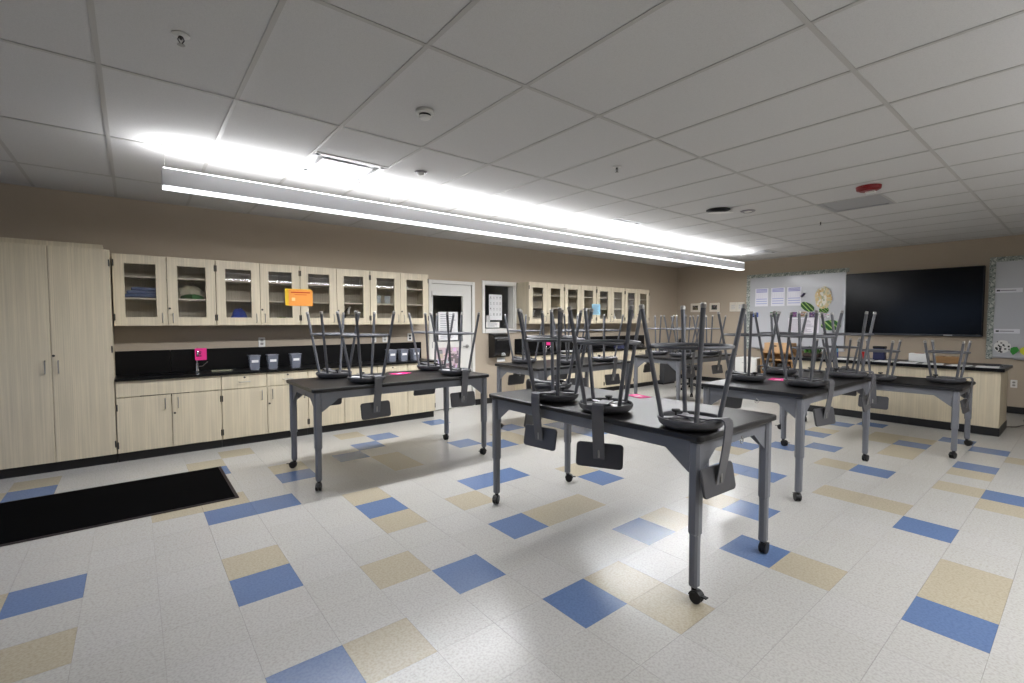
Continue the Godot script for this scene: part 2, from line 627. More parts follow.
func ceiling_grid() -> void:
	var ce := struct_root("ceiling")
	var pm: Material = M["ceiling_panel"]
	var full := BoxMesh.new(); full.size = Vector3(0.6096 - 0.012, 0.016, 1.2192 - 0.012)
	var half := BoxMesh.new(); half.size = Vector3(0.6096 - 0.012, 0.016, 0.6096 - 0.012)
	var x0 := int(floor((SIDE - CX) / 0.6096))
	var x1 := int(ceil((FAR - CX) / 0.6096))
	var z0 := int(floor((BACK - CZ) / 1.2192))
	var z1 := int(ceil((NEAR - CZ) / 1.2192))
	var y := CEIL + 0.012
	for i in range(x0, x1):
		for j in range(z0, z1):
			var a := Vector3(CX + i * 0.6096, y, CZ + j * 1.2192)
			var b := a + Vector3(0.6096, 0, 1.2192)
			if grille_cells.has(Vector2i(i, j)):
				var near_half: bool = grille_cells[Vector2i(i, j)]
				part(ce, "ceiling_panel", half, pm, Vector3(a.x + 0.3048, y, a.z + (0.3048 if near_half else 0.9144)))
				var tb := S()
				span(tb, Vector3(a.x, CEIL - 0.001, a.z + 0.6096 - 0.012), Vector3(b.x, CEIL + 0.002, a.z + 0.6096 + 0.012))
				part(ce, "cross_tee", tb, M["tee"])
				continue
			a.x = maxf(a.x, SIDE); b.x = minf(b.x, FAR); a.z = maxf(a.z, BACK); b.z = minf(b.z, NEAR)
			if b.x - a.x < 0.03 or b.z - a.z < 0.03: continue
			if b.x - a.x > 0.6 and b.z - a.z > 1.2:
				part(ce, "ceiling_panel", full, pm, (a + b) * 0.5)
			else:
				var cut := BoxMesh.new()
				cut.size = Vector3(b.x - a.x - 0.004, 0.016, b.z - a.z - 0.004)
				part(ce, "ceiling_panel", cut, pm, (a + b) * 0.5)
	for i in range(x0 + 1, x1):
		var x := CX + i * 0.6096
		var s := S()
		span(s, Vector3(x - 0.012, CEIL, BACK), Vector3(x + 0.012, CEIL + 0.003, NEAR))
		part(ce, "cross_tee", s, M["tee"])
	for j in range(z0 + 1, z1):
		var z := CZ + j * 1.2192
		var s := S()
		span(s, Vector3(SIDE, CEIL - 0.0006, z - 0.012), Vector3(FAR, CEIL + 0.003, z + 0.012))
		part(ce, "main_tee", s, M["tee"])
	var s := S()
	span(s, Vector3(SIDE, CEIL - 0.0006, BACK), Vector3(FAR, CEIL + 0.003, BACK + 0.02))
	part(ce, "wall_angle", s, M["tee"])
	s = S()
	span(s, Vector3(FAR - 0.02, CEIL - 0.0006, BACK), Vector3(FAR, CEIL + 0.003, NEAR))
	part(ce, "wall_angle", s, M["tee"])

# cells of the ceiling grid that hold a square air grille: true when the plain half lies towards the back wall
var grille_cells := {Vector2i(10, 1): false, Vector2i(2, -1): false, Vector2i(8, -1): false, Vector2i(15, -1): false}

func pendants() -> void:
	pendant("long white linear pendant light with glowing lower strip hung before the cabinets", 0.185, 9.22, -4.44, [0.2, 1.98, 4.4, 6.8, 9.2])
	pendant("second linear pendant light hung in front of the wide whiteboard", 1.4, 6.4, 0.62, [1.5, 3.9, 6.3])

func pendant(label: String, xa: float, xb: float, z: float, wires: Array) -> void:
	var yb := 2.42
	var yt := 2.565
	var hw := 0.055
	var o := thing("pendant_light", label, "light", Vector3((xa + xb) / 2, yb, z), "linear pendant lights")
	var L := xb - xa
	var hm := mat("pendant_body", c8(205, 205, 208), 0.4)
	for sg in [-1.0, 1.0]:
		var s := S()
		box(s, Vector3(0, 0.0725, sg * hw), Vector3(L, 0.125, 0.006))
		part(o, "side_panel", s, hm)
	for sg in [-1.0, 1.0]:
		var s := S()
		box(s, Vector3(sg * L / 2, 0.0725, 0), Vector3(0.006, 0.125, hw * 2 + 0.006))
		part(o, "end_cap", s, hm)
	var s := S()
	box(s, Vector3(0, 0.07, 0), Vector3(L - 0.01, 0.03, hw * 2 - 0.008))
	part(o, "housing", s, hm)
	s = S()
	box(s, Vector3(0, 0.007, 0), Vector3(L, 0.014, hw * 2 + 0.006), 0.003)
	part(o, "lower_diffuser", s, lamp_mat("diffuser_glow", LAMP, 3.0))
	s = S()
	box(s, Vector3(0, 0.139, 0), Vector3(L - 0.004, 0.01, hw * 2 + 0.004), 0.003)
	part(o, "upper_diffuser", s, lamp_mat("diffuser_glow", LAMP, 3.0))
	for x in wires:
		s = S()
		tube(s, [Vector3(x - (xa + xb) / 2, 0.145, 0), Vector3(x - (xa + xb) / 2, CEIL - yb, 0)], 0.002, 5)
		var w := part(o, "suspension_wire", s, M["nickel"])
		s = S()
		lathe(s, [Vector2(0, -0.012), Vector2(0.018, -0.01), Vector2(0.022, 0), Vector2(0, 0)], 12, Transform3D(Basis.IDENTITY, Vector3(x - (xa + xb) / 2, CEIL - yb, 0)))
		part(w, "canopy", s, M["white_plastic"])
	for up in [true, false]:
		var l := AreaLight3D.new()
		l.name = "upward_light" if up else "downward_light"
		o.add_child(l, true)
		l.area_size = Vector2(L - 0.02, hw * 2 - 0.01)
		l.position = Vector3(0, 0.1475 if up else -0.003, 0)
		l.rotation.x = PI / 2 if up else -PI / 2
		l.light_color = LAMP
		l.light_energy = (UP_LIGHT if up else DOWN_LIGHT) * L / 9.0
		l.area_range = 20.0
		l.area_attenuation = 2.0
		l.shadow_enabled = true

func ceiling_devices() -> void:
	# air grilles
	var gm := mat("grille_white", c8(205, 205, 205), 0.45)
	var gd := mat("grille_grey", c8(168, 168, 170), 0.6)
	var n := 0
	var says := ["white square air diffuser set in the ceiling above the pendant", "grey perforated return air grille beside the red ceiling alarm", "white ceiling air diffuser over the door side of the pendant", "white ceiling air diffuser over the far end of the pendant"]
	var cells := [Vector2i(2, -1), Vector2i(10, 1), Vector2i(8, -1), Vector2i(15, -1)]
	for c in cells:
		var at_near: bool = not grille_cells[c]
		var p := Vector3(CX + (c.x + 0.5) * 0.6096, CEIL, CZ + c.y * 1.2192 + (0.3048 if at_near else 0.9144))
		var o := thing("air_grille", says[n], "air vent", p, "ceiling air grilles")
		var s := S()
		for sg in [-1.0, 1.0]:
			box(s, Vector3(sg * 0.275, 0.006, 0), Vector3(0.05, 0.012, 0.6))
			box(s, Vector3(0, 0.006, sg * 0.275), Vector3(0.6, 0.012, 0.05))
		part(o, "frame", s, gd if n == 1 else gm)
		s = S()
		box(s, Vector3(0, 0.03, 0), Vector3(0.55, 0.004, 0.55))
		part(o, "back_plate", s, gd if n == 1 else gm)
		s = S()
		if n == 1:
			box(s, Vector3(0, 0.008, 0), Vector3(0.5, 0.004, 0.5))
		else:
			box(s, Vector3(0, 0.0, 0), Vector3(0.42, 0.006, 0.42), 0.002)
		part(o, "face_plate", s, gd if n == 1 else gm)
		n += 1
	# sprinklers
	var spots := [[Vector2(0.192, -2.694), "pendent sprinkler head with escutcheon by the smoke detector row"], [Vector2(3.202, -2.622), "small pendent sprinkler head in the middle of the ceiling"], [Vector2(7.05, -2.35), "small pendent sprinkler head towards the television wall"]]
	for q in spots:
		var o := thing("sprinkler_head", q[1], "sprinkler", Vector3(q[0].x, CEIL, q[0].y), "ceiling sprinklers")
		var s := S()
		lathe(s, [Vector2(0, -0.006), Vector2(0.02, -0.006), Vector2(0.036, -0.002), Vector2(0.036, 0.0)], 16)
		part(o, "escutcheon", s, M["white_plastic"])
		s = S()
		for sg in [-1.0, 1.0]: tube(s, [Vector3(sg * 0.006, -0.005, 0), Vector3(sg * 0.012, -0.022, 0), Vector3(0.001 * sg, -0.042, 0)], 0.0025, 5)
		lathe(s, [Vector2(0, -0.006), Vector2(0.008, -0.006), Vector2(0.006, -0.02), Vector2(0, -0.02)], 8)
		part(o, "frame", s, M["hinge"])
		s = S()
		lathe(s, [Vector2(0, -0.046), Vector2(0.016, -0.045), Vector2(0.016, -0.043), Vector2(0, -0.042)], 12)
		part(o, "deflector", s, M["nickel"])
	# smoke detector
	var d := thing("smoke_detector", "round white smoke detector on the ceiling with dark slot", "smoke detector", Vector3(1.429, CEIL, -2.692))
	var s := S()
	lathe(s, [Vector2(0, -0.022), Vector2(0.05, -0.022), Vector2(0.056, -0.015), Vector2(0.056, 0.0)], 24)
	part(d, "base", s, M["white_plastic"])
	s = S()
	lathe(s, [Vector2(0, -0.034), Vector2(0.036, -0.034), Vector2(0.036, -0.022), Vector2(0, -0.022)], 20)
	part(d, "slot", s, M["black_rubber"])
	s = S()
	lathe(s, [Vector2(0, -0.05), Vector2(0.03, -0.048), Vector2(0.04, -0.038), Vector2(0.038, -0.034), Vector2(0, -0.034)], 20)
	part(d, "sensor_cap", s, M["white_plastic"])
	# occupancy sensor dome beside the pendant
	d = thing("motion_sensor", "small dome motion sensor on the ceiling next to the pendant", "sensor", Vector3(1.98, CEIL, -3.807))
	s = S()
	lathe(s, [Vector2(0, -0.012), Vector2(0.05, -0.012), Vector2(0.056, 0.0)], 20)
	part(d, "base", s, mat("sensor_grey", c8(150, 146, 150), 0.4))
	s = S()
	lathe(s, [Vector2(0, -0.034), Vector2(0.018, -0.031), Vector2(0.03, -0.022), Vector2(0.034, -0.012), Vector2(0, -0.012)], 20)
	part(d, "lens", s, M["white_plastic"])
	# red alarm
	d = thing("fire_alarm", "red round ceiling fire alarm strobe beside the grey grille", "fire alarm", Vector3(5.56, CEIL, -1.44))
	s = S()
	lathe(s, [Vector2(0, -0.045), Vector2(0.07, -0.045), Vector2(0.1, -0.03), Vector2(0.105, 0.0)], 28)
	part(d, "housing", s, mat("alarm_red", c8(128, 6, 10), 0.4))
	s = S()
	box(s, Vector3(0.02, -0.052, 0.01), Vector3(0.05, 0.018, 0.08), 0.004)
	part(d, "strobe_lens", s, M["white_plastic"])
	# hatch plate that hangs slightly open, with a round sensor next to it
	d = thing("ceiling_speaker", "round white ceiling speaker plate hanging open with a black gap", "speaker", Vector3(5.36, CEIL, -2.87))
	s = S()
	lathe(s, [Vector2(0, -0.003), Vector2(0.135, -0.003), Vector2(0.135, 0.0)], 28)
	part(d, "opening", s, M["black_rubber"])
	s = S()
	lathe(s, [Vector2(0, -0.006), Vector2(0.14, -0.005), Vector2(0.145, 0.0), Vector2(0, 0.0)], 28, Transform3D(Basis(Vector3(0.75, 0, 0.66).normalized(), 0.16), Vector3(0.02, -0.03, 0.02)))
	part(d, "cover_plate", s, M["white_plastic"])
	d = thing("ceiling_sensor", "round white ceiling sensor ring beside the hanging speaker plate", "sensor", Vector3(5.68, CEIL, -2.67))
	s = S()
	lathe(s, [Vector2(0.05, -0.003), Vector2(0.055, -0.014), Vector2(0.075, -0.012), Vector2(0.085, 0.0)], 24)
	part(d, "ring", s, mat("sensor_grey", c8(150, 146, 150), 0.4))
	s = S()
	lathe(s, [Vector2(0, -0.016), Vector2(0.04, -0.012), Vector2(0.052, -0.002), Vector2(0, -0.002)], 20)
	part(d, "cap", s, M["white_plastic"])

# ------------------------------------------------------------------ cabinets
func pull(parent: Node, at: Vector3, length: float, upright: bool) -> void:
	var s := S()
	var d := Vector3(0, length / 2, 0) if upright else Vector3(length / 2, 0, 0)
	tube(s, [at - d, at - d * 0.96 + Vector3(0, 0, 0.022), at - d * 0.78 + Vector3(0, 0, 0.03), at + d * 0.78 + Vector3(0, 0, 0.03), at + d * 0.96 + Vector3(0, 0, 0.022), at + d], 0.0045, 6)
	part(parent, "handle", s, M["nickel"])

func lock(parent: Node, at: Vector3) -> void:
	var s := S()
	lathe(s, [Vector2(0.011, 0), Vector2(0.011, 0.006), Vector2(0, 0.007)], 10, facing(at, Vector3.BACK))
	part(parent, "lock", s, M["hinge"])

func hinge(parent: Node, at: Vector3) -> void:
	var s := S()
	box(s, at, Vector3(0.012, 0.07, 0.014), 0.004)
	part(parent, "hinge", s, M["hinge"])

# solid door or drawer front as a slab; x0..x1, y0..y1 in the unit's frame, front at z
func slab(parent: Node, called: String, x0: float, x1: float, y0: float, y1: float, z: float, m: Material) -> MeshInstance3D:
	var s := S()
	span(s, Vector3(x0, y0, z - 0.02), Vector3(x1, y1, z), 0.002)
	return part(parent, called, s, m)

func base_unit(label: String, x0: float, x1: float, sink := false) -> Node3D:
	var w := x1 - x0
	var zf := -6.17
	var o := thing("base_cabinet", label, "cabinet", Vector3((x0 + x1) / 2, 0, BACK), "base cabinets under the black worktops")
	var f := zf - BACK
	var lam: Material = M["laminate"]
	var s := S()
	if sink:
		for sg in [-1.0, 1.0]: box(s, Vector3(sg * (w / 2 - 0.0105), 0.46, (f - 0.022) / 2), Vector3(0.02, 0.73, f - 0.022))
		box(s, Vector3(0, 0.105, (f - 0.022) / 2), Vector3(w - 0.04, 0.02, f - 0.022))
		box(s, Vector3(0, 0.46, 0.01), Vector3(w - 0.04, 0.69, 0.016))
	else:
		box(s, Vector3(0, 0.46, (f - 0.022) / 2), Vector3(w - 0.002, 0.73, f - 0.022))
	part(o, "body", s, lam)
	s = S()
	box(s, Vector3(0, 0.047, (f - 0.06) / 2), Vector3(w - 0.002, 0.094, f - 0.06))
	part(o, "toe_kick", s, M["black_base"])
	var h := w / 2
	if sink:
		slab(o, "front_panel", -h + 0.004, h - 0.004, 0.664, 0.824, f, lam)
	else:
		for sg in [-1.0, 1.0]:
			var a := -h + 0.004 if sg < 0 else 0.003
			var b := -0.003 if sg < 0 else h - 0.004
			var d := slab(o, "drawer", a, b, 0.664, 0.824, f, lam)
			pull(d, Vector3((a + b) / 2, 0.735, f), 0.11, false)
			lock(d, Vector3((a + b) / 2, 0.785, f))
	for sg in [-1.0, 1.0]:
		var a := -h + 0.004 if sg < 0 else 0.003
		var b := -0.003 if sg < 0 else h - 0.004
		var d := slab(o, "door", a, b, 0.103, 0.656, f, lam)
		pull(d, Vector3(sg * 0.055, 0.565, f), 0.11, true)
		if sg > 0: lock(d, Vector3(0.024, 0.455, f))
		for y in [0.18, 0.56]: hinge(d, Vector3(sg * (h - 0.0085), y, f - 0.001))
	return o

func upper_unit(label: String, x0: float, x1: float, tinted := false) -> Node3D:
	var w := x1 - x0
	var y0 := 1.378
	var hh := 0.735
	var o := thing("glass_door_cabinet", label, "cabinet", Vector3((x0 + x1) / 2, y0, BACK), "wall cabinets with glass doors")
	var f := 0.35
	var lam: Material = M["laminate"]
	var ins: Material = M["laminate_inside"]
	var h := w / 2
	var s := S()
	box(s, Vector3(0, hh / 2, 0.008), Vector3(w - 0.002, hh, 0.012))
	part(o, "back_panel", s, ins)
	for sg in [-1.0, 1.0]:
		s = S()
		box(s, Vector3(sg * (h - 0.01), hh / 2, (f - 0.022) / 2 + 0.001), Vector3(0.018, hh, f - 0.024))
		part(o, "side_panel", s, lam)
	for y in [0.01, hh - 0.01]:
		s = S()
		box(s, Vector3(0, y, (f - 0.022) / 2 + 0.001), Vector3(w - 0.04, 0.019, f - 0.026))
		part(o, "end_board", s, lam)
	for y in [0.285, 0.51]:
		s = S()
		box(s, Vector3(0, y, 0.17), Vector3(w - 0.042, 0.019, 0.29), 0.002)
		part(o, "shelf", s, ins)
	for sg in [-1.0, 1.0]:
		var a := -h + 0.004 if sg < 0 else 0.0025
		var b := -0.0025 if sg < 0 else h - 0.004
		var cx := (a + b) / 2
		var dw := b - a
		var st := 0.09
		s = S()
		for e in [a + st / 2, b - st / 2]:
			box(s, Vector3(e, hh / 2, f - 0.01), Vector3(st, hh - 0.006, 0.02), 0.002)
		box(s, Vector3(cx, 0.047, f - 0.01), Vector3(dw - st * 2 + 0.004, 0.088, 0.0196))
		box(s, Vector3(cx, hh - 0.048, f - 0.01), Vector3(dw - st * 2 + 0.004, 0.09, 0.0196))
		var d := part(o, "door", s, lam)
		s = S()
		box(s, Vector3(cx, hh / 2, f - 0.012), Vector3(dw - st * 2 + 0.01, hh - 0.17, 0.004))
		part(d, "glass_pane", s, M["cabinet_glass"])
		pull(d, Vector3(sg * 0.045, 0.085, f), 0.1, true)
		if sg > 0: lock(d, Vector3(0.018, 0.185, f))
		for y in [0.09, 0.64]: hinge(d, Vector3(sg * (h - 0.0085), y, f - 0.001))
	return o

func cabinet_run() -> void:
	var lam: Material = M["laminate"]
	# tall cupboard
	var o := thing("tall_cabinet", "tall cream laminate cupboard with two full-height doors by the mat", "cabinet", Vector3(-0.61, 0, BACK))
	var f := -6.17 - BACK
	var s := S()
	box(s, Vector3(0, 1.115, (f - 0.022) / 2), Vector3(0.872, 2.03, f - 0.022))
	part(o, "body", s, lam)
	s = S()
	box(s, Vector3(0, 0.047, (f - 0.06) / 2), Vector3(0.872, 0.094, f - 0.06))
	part(o, "toe_kick", s, M["black_base"])
	s = S()
	box(s, Vector3(-0.03, 2.156, 0.19), Vector3(0.83, 0.05, 0.38), 0.003)
	part(o, "top_filler", s, lam)
	for sg in [-1.0, 1.0]:
		var d := slab(o, "door", 0.002 if sg > 0 else -0.434, 0.434 if sg > 0 else -0.002, 0.1, 2.128, f, lam)
		pull(d, Vector3(sg * 0.045, 1.0, f), 0.12, true)
		if sg > 0: lock(d, Vector3(0.014, 1.105, f))
		for y in [0.2, 1.15, 2.0]: hinge(d, Vector3(sg * 0.4285, y, f - 0.001))
	# base units and worktop
	base_unit("cream base cabinet with wide panel under the sink worktop", -0.17, 0.727, true)
	base_unit("cream base cabinet with two drawers beside the sink unit", 0.727, 1.64)
	base_unit("cream base cabinet with drawers, second along from the sink unit", 1.64, 2.53)
	base_unit("cream base cabinet with drawers at the door end of worktop", 2.53, 3.418)
	var t := thing("worktop", "black epoxy worktop with sink and backsplash beside tall cupboard", "worktop", Vector3(0, 0.827, 0))
	var ep: Material = M["epoxy"]
	s = S()
	var sx0 := 0.02
	var sx1 := 0.44
	var sz0 := -6.50
	var sz1 := -6.24
	span(s, Vector3(-0.172, 0, BACK), Vector3(sx0, 0.024, -6.14), 0.003)
	span(s, Vector3(sx1, 0, BACK), Vector3(3.44, 0.024, -6.14), 0.003)
	span(s, Vector3(sx0, 0, BACK), Vector3(sx1, 0.024, sz0))
	span(s, Vector3(sx0, 0, sz1), Vector3(sx1, 0.024, -6.14))
	part(t, "counter_slab", s, ep)
	s = S()
	span(s, Vector3(-0.172, 0.024, BACK), Vector3(0.3, 0.278, BACK + 0.024), 0.002)
	part(t, "backsplash", s, ep)
	s = S()
	span(s, Vector3(0.303, 0.024, BACK), Vector3(3.418, 0.278, BACK + 0.024), 0.002)
	part(t, "backsplash", s, ep)
	s = S()
	span(s, Vector3(sx0, -0.2, sz0), Vector3(sx1, -0.19, sz1))
	for e in [[sx0, sx0 + 0.01, sz0, sz1], [sx1 - 0.01, sx1, sz0, sz1], [sx0, sx1, sz0, sz0 + 0.01], [sx0, sx1, sz1 - 0.01, sz1]]:
		span(s, Vector3(e[0], -0.2, e[2]), Vector3(e[1], 0.0, e[3]))
	part(t, "sink_basin", s, ep)
	# upper units
	upper_unit("glass-door wall cabinet against the tall cupboard, holding folded cloths", -0.163, 0.715)
	upper_unit("glass-door wall cabinet with blue supplies under orange notice edge", 0.715, 1.60)
	upper_unit("glass-door wall cabinet, third along from the tall cupboard", 1.60, 2.49)
	upper_unit("glass-door wall cabinet at the white door end, glassware inside", 2.49, 3.378)
	# faucet with its hanging notice
	faucet("chrome gooseneck faucet with side lever by the tall cupboard sink", Vector3(0.54, 0.851, -6.5))
	s = S()
	prism(s, rrect(0.11, 0.135, 0.006, 2), 0, 0.002, facing(Vector3(0.568, 1.055, -6.40), Vector3.BACK))
	var n := solo("pink_notice", "pink notice card with black mark hanging at the sink faucet", "notice", s, M["pink"], Vector3.ZERO, "pink faucet notices")
	s = S()
	for e in [[-0.02, 0.02, 0.05, 0.012], [-0.02, 0.0, 0.04, 0.012], [-0.02, -0.025, 0.05, 0.012], [-0.035, 0.0, 0.012, 0.06]]:
		box(s, Vector3(0.568 + e[0], 1.06 + e[1], -6.3975), Vector3(e[2], e[3], 0.001))
	part(n, "printed_mark", s, M["black_rubber"])
	# drying board
	s = S()
	box(s, Vector3(0.76, 0.859, -6.38), Vector3(0.2, 0.014, 0.12), 0.003)
	solo("cutting_board", "grey green board lying flat on worktop beside the faucet", "board", s, mat("board_green", c8(120, 120, 100), 0.6))

func faucet(label: String, at: Vector3) -> void:
	var o := thing("faucet", label, "faucet", at, "laboratory faucets")
	var s := S()
	lathe(s, [Vector2(0.024, 0), Vector2(0.024, 0.012), Vector2(0.017, 0.02), Vector2(0.015, 0.09), Vector2(0.011, 0.1), Vector2(0, 0.1)], 14)
	part(o, "base", s, M["chrome"])
	s = S()
	var pts := [Vector3(0, 0.09, 0), Vector3(0, 0.19, 0)]
	for k in 9:
		var a := PI * k / 8.0
		pts.append(Vector3(0, 0.22 + 0.05 * sin(a), 0.05 - 0.05 * cos(a)))
	pts.append(Vector3(0, 0.19, 0.1))
	tube(s, pts, 0.008, 8)
	part(o, "spout", s, M["chrome"])
	s = S()
	tube(s, [Vector3(0, 0.06, 0), Vector3(0.05, 0.06, 0.01), Vector3(0.075, 0.085, 0.015), Vector3(0.1, 0.11, 0.015)], 0.007, 6)
	part(o, "lever", s, M["chrome"])

func second_run() -> void:
	var wt := 0.945
	base_unit("cream base cabinet beside the towel dispenser, far worktop", 5.30, 5.30 + wt)
	base_unit("cream base cabinet second from the towel dispenser, far worktop", 5.30 + wt, 5.30 + 2 * wt)
	base_unit("cream base cabinet third from the towel dispenser, far worktop", 5.30 + 2 * wt, 5.30 + 3 * wt)
	base_unit("cream base cabinet against the dark grey box in the corner", 5.30 + 3 * wt, 5.30 + 4 * wt)
	var t := thing("worktop", "black epoxy worktop with backsplash beyond the towel dispenser", "worktop", Vector3(0, 0.827, 0))
	var s := S()
	span(s, Vector3(5.28, 0, BACK), Vector3(9.09, 0.024, -6.14), 0.003)
	part(t, "counter_slab", s, M["epoxy"])
	s = S()
	span(s, Vector3(5.28, 0.024, BACK), Vector3(9.09, 0.278, BACK + 0.024), 0.002)
	part(t, "backsplash", s, M["epoxy"])
	upper_unit("glass-door wall cabinet next to the inner window, microscopes inside", 5.32, 6.18)
	upper_unit("glass-door wall cabinet beside the one with the blue note", 6.19, 7.07)
	upper_unit("glass-door wall cabinet carrying the pale blue note", 7.08, 7.955)
	upper_unit("glass-door wall cabinet at the corner end of the far run", 7.965, 8.81)
	faucet("chrome gooseneck faucet on the far worktop near the dispenser", Vector3(5.93, 0.851, -6.5))
	s = S()
	prism(s, rrect(0.11, 0.12, 0.006, 2), 0, 0.002, facing(Vector3(5.9, 1.04, -6.40), Vector3.BACK))
	solo("pink_notice", "pink notice card hanging at the far worktop faucet", "notice", s, M["pink"], Vector3.ZERO, "pink faucet notices")
	# dark box in the corner
	var o := thing("corner_box", "dark grey box-shaped floor unit at the end of far worktop", "floor unit", Vector3(9.36, 0, -6.35))
	s = S()
	box(s, Vector3(0, 0.42, 0), Vector3(0.5, 0.76, 0.5), 0.01)
	part(o, "body", s, mat("dark_unit", c8(62, 63, 66), 0.5))
	s = S()
	box(s, Vector3(0, 0.42, 0.26), Vector3(0.49, 0.74, 0.02), 0.006)
	var dd := part(o, "door", s, mat("dark_unit", c8(62, 63, 66), 0.5))
	s = S()
	tube(s, [Vector3(0.2, 0.5, 0.27), Vector3(0.2, 0.52, 0.295), Vector3(0.2, 0.68, 0.295), Vector3(0.2, 0.7, 0.27)], 0.006, 6)
	part(dd, "handle", s, M["nickel"])
	s = S()
	box(s, Vector3(0, 0.02, 0), Vector3(0.46, 0.04, 0.46))
	part(o, "plinth", s, M["black_base"])
	# things behind the glass
	var sh := func(k: int) -> float: return 1.378 + [0.02, 0.295, 0.52][k]
	for k in 5:
		var names := ["dark microscope with white label on the lower shelf, window end", "dark microscope standing second along behind the glass doors", "dark microscope behind the door beside the blue note", "dark microscope on the shelf under the blue note", "dark microscope in the cabinet just past the blue note"]
		microscope(names[k], Vector3([5.57, 5.97, 6.42, 6.84, 7.3][k], sh.call(0), -6.46), [0.4, -0.3, 0.6, 0.2, -0.5][k])
	for k in 2:
		s = S()
		lathe(s, [Vector2(0, 0), Vector2(0.045, 0), Vector2(0.045, 0.1), Vector2(0.015, 0.15), Vector2(0.015, 0.19), Vector2(0, 0.19)], 14, Transform3D(Basis.IDENTITY, Vector3(7.68 + k * 0.12, sh.call(0), -6.44)))
		solo("reagent_bottle", ["white reagent bottle in the cabinet right after the blue note", "white reagent bottle closer to the room corner behind glass"][k].replace("right ", ""), "bottle", s, M["white_plastic"], Vector3.ZERO, "bottles behind glass doors")

func microscope(label: String, at: Vector3, turn: float) -> void:
	var o := thing("microscope", label, "microscope", at, "microscopes behind glass doors", turn)
	var dk := mat("scope_black", c8(26, 26, 28), 0.4)
	var s := S()
	prism(s, rrect(0.13, 0.17, 0.02, 3), 0, 0.035, Transform3D.IDENTITY, 0.006)
	part(o, "foot", s, dk)
	s = S()
	tube(s, [Vector3(0, 0.03, -0.06), Vector3(0, 0.12, -0.065), Vector3(0, 0.17, -0.04), Vector3(0, 0.195, 0.0)], 0.016, 8)
	part(o, "arm", s, dk)
	s = S()
	box(s, Vector3(0, 0.11, 0.01), Vector3(0.1, 0.01, 0.1), 0.002)
	part(o, "stage", s, dk)
	s = S()
	tube(s, [Vector3(0, 0.13, 0.01), Vector3(0, 0.18, 0.01), Vector3(0, 0.222, 0.04)], 0.014, 8)
	part(o, "eyepiece_tube", s, M["white_plastic"])

# ------------------------------------------------------------------ back wall
func print_image(w: int, h: int, bg: Color, kind: String, sd := 1) -> Image:
	var im := Image.create(w, h, false, Image.FORMAT_RGB8)
	im.fill(bg)
	var g := RandomNumberGenerator.new(); g.seed = sd
	match kind:
		"text":
			for y in range(h / 10, h - h / 12, maxi(3, h / 16)):
				im.fill_rect(Rect2i(w / 10, y, int(w * g.randf_range(0.5, 0.8)), maxi(1, h / 60)), Color(0.45, 0.45, 0.5))
		"figures":
			for i in 4:
				for j in 4:
					var c := Vector2i(int(w * (0.14 + 0.24 * i)), int(h * (0.12 + 0.22 * j)))
					im.fill_rect(Rect2i(c.x - w / 24, c.y - h / 30, w / 14, h / 22), Color(0.3, 0.3, 0.33).lerp(Color(0.75, 0.75, 0.75), g.randf()))
					im.fill_rect(Rect2i(c.x - w / 14, c.y + h / 22, w / 7, maxi(1, h / 90)), Color(0.55, 0.55, 0.55))
		"calendar":
			for k in 3: im.fill_rect(Rect2i(w / 12, int(h * (0.04 + 0.07 * k)), w * 10 / 12, maxi(2, h / 22)), Color(0.55, 0.55, 0.78))
			for k in 3: im.fill_rect(Rect2i(w / 12, int(h * (0.58 + 0.13 * k)), w * 10 / 12, maxi(2, h / 30)), Color(0.58, 0.6, 0.82))
			for i in 6: im.fill_rect(Rect2i(w * (1 + 2 * i) / 12, h * 3 / 10, maxi(1, w / 60), h / 4), Color(0.8, 0.78, 0.85))
		"leaf":
			for k in range(-h, w + h, maxi(6, w / 3)):
				for t in h:
					for e in maxi(3, w / 10):
						if k + t + e >= 0 and k + t + e < w: im.set_pixel(k + t + e, t, Color(0.62, 0.75, 0.42))
		"photo":
			for k in 60:
				im.fill_rect(Rect2i(g.randi_range(0, w), g.randi_range(0, h), g.randi_range(3, w / 4), g.randi_range(3, h / 4)), bg.lerp(Color.from_hsv(g.randf(), 0.3, g.randf()), 0.45))
		"food":
			for k in 140:
				var p := Rect2i(g.randi_range(0, w), g.randi_range(0, h), g.randi_range(3, w / 6), g.randi_range(3, h / 7))
				im.fill_rect(p, [Color(0.92, 0.9, 0.86), Color(0.8, 0.66, 0.42), Color(0.7, 0.72, 0.6), Color(0.85, 0.75, 0.55)][g.randi() % 4])
		"notice":
			im.fill_rect(Rect2i(w / 10, h / 7, w * 8 / 10, h / 14), Color(0.8, 0.25, 0.1))
			im.fill_rect(Rect2i(w / 4, h * 3 / 10, w / 2, h / 24), Color(0.85, 0.35, 0.15))
			im.fill_rect(Rect2i(w / 8, h / 2, w / 7, h / 5), Color(1.0, 0.85, 0.6))
		"border":
			for k in 260:
				im.fill_rect(Rect2i(g.randi_range(0, w), g.randi_range(0, h), g.randi_range(2, 9), g.randi_range(2, 9)), bg.lerp(Color(0.35, 0.4, 0.4) if g.randf() < 0.5 else Color(0.9, 0.9, 0.88), 0.6))
		"tag":
			im.fill_rect(Rect2i(w / 14, h / 3, w / 8, h / 3), Color(0.12, 0.12, 0.14))
			im.fill_rect(Rect2i(w * 3 / 14, h * 4 / 9, w * 4 / 7, h / 5), Color(0.5, 0.5, 0.52))
	return im

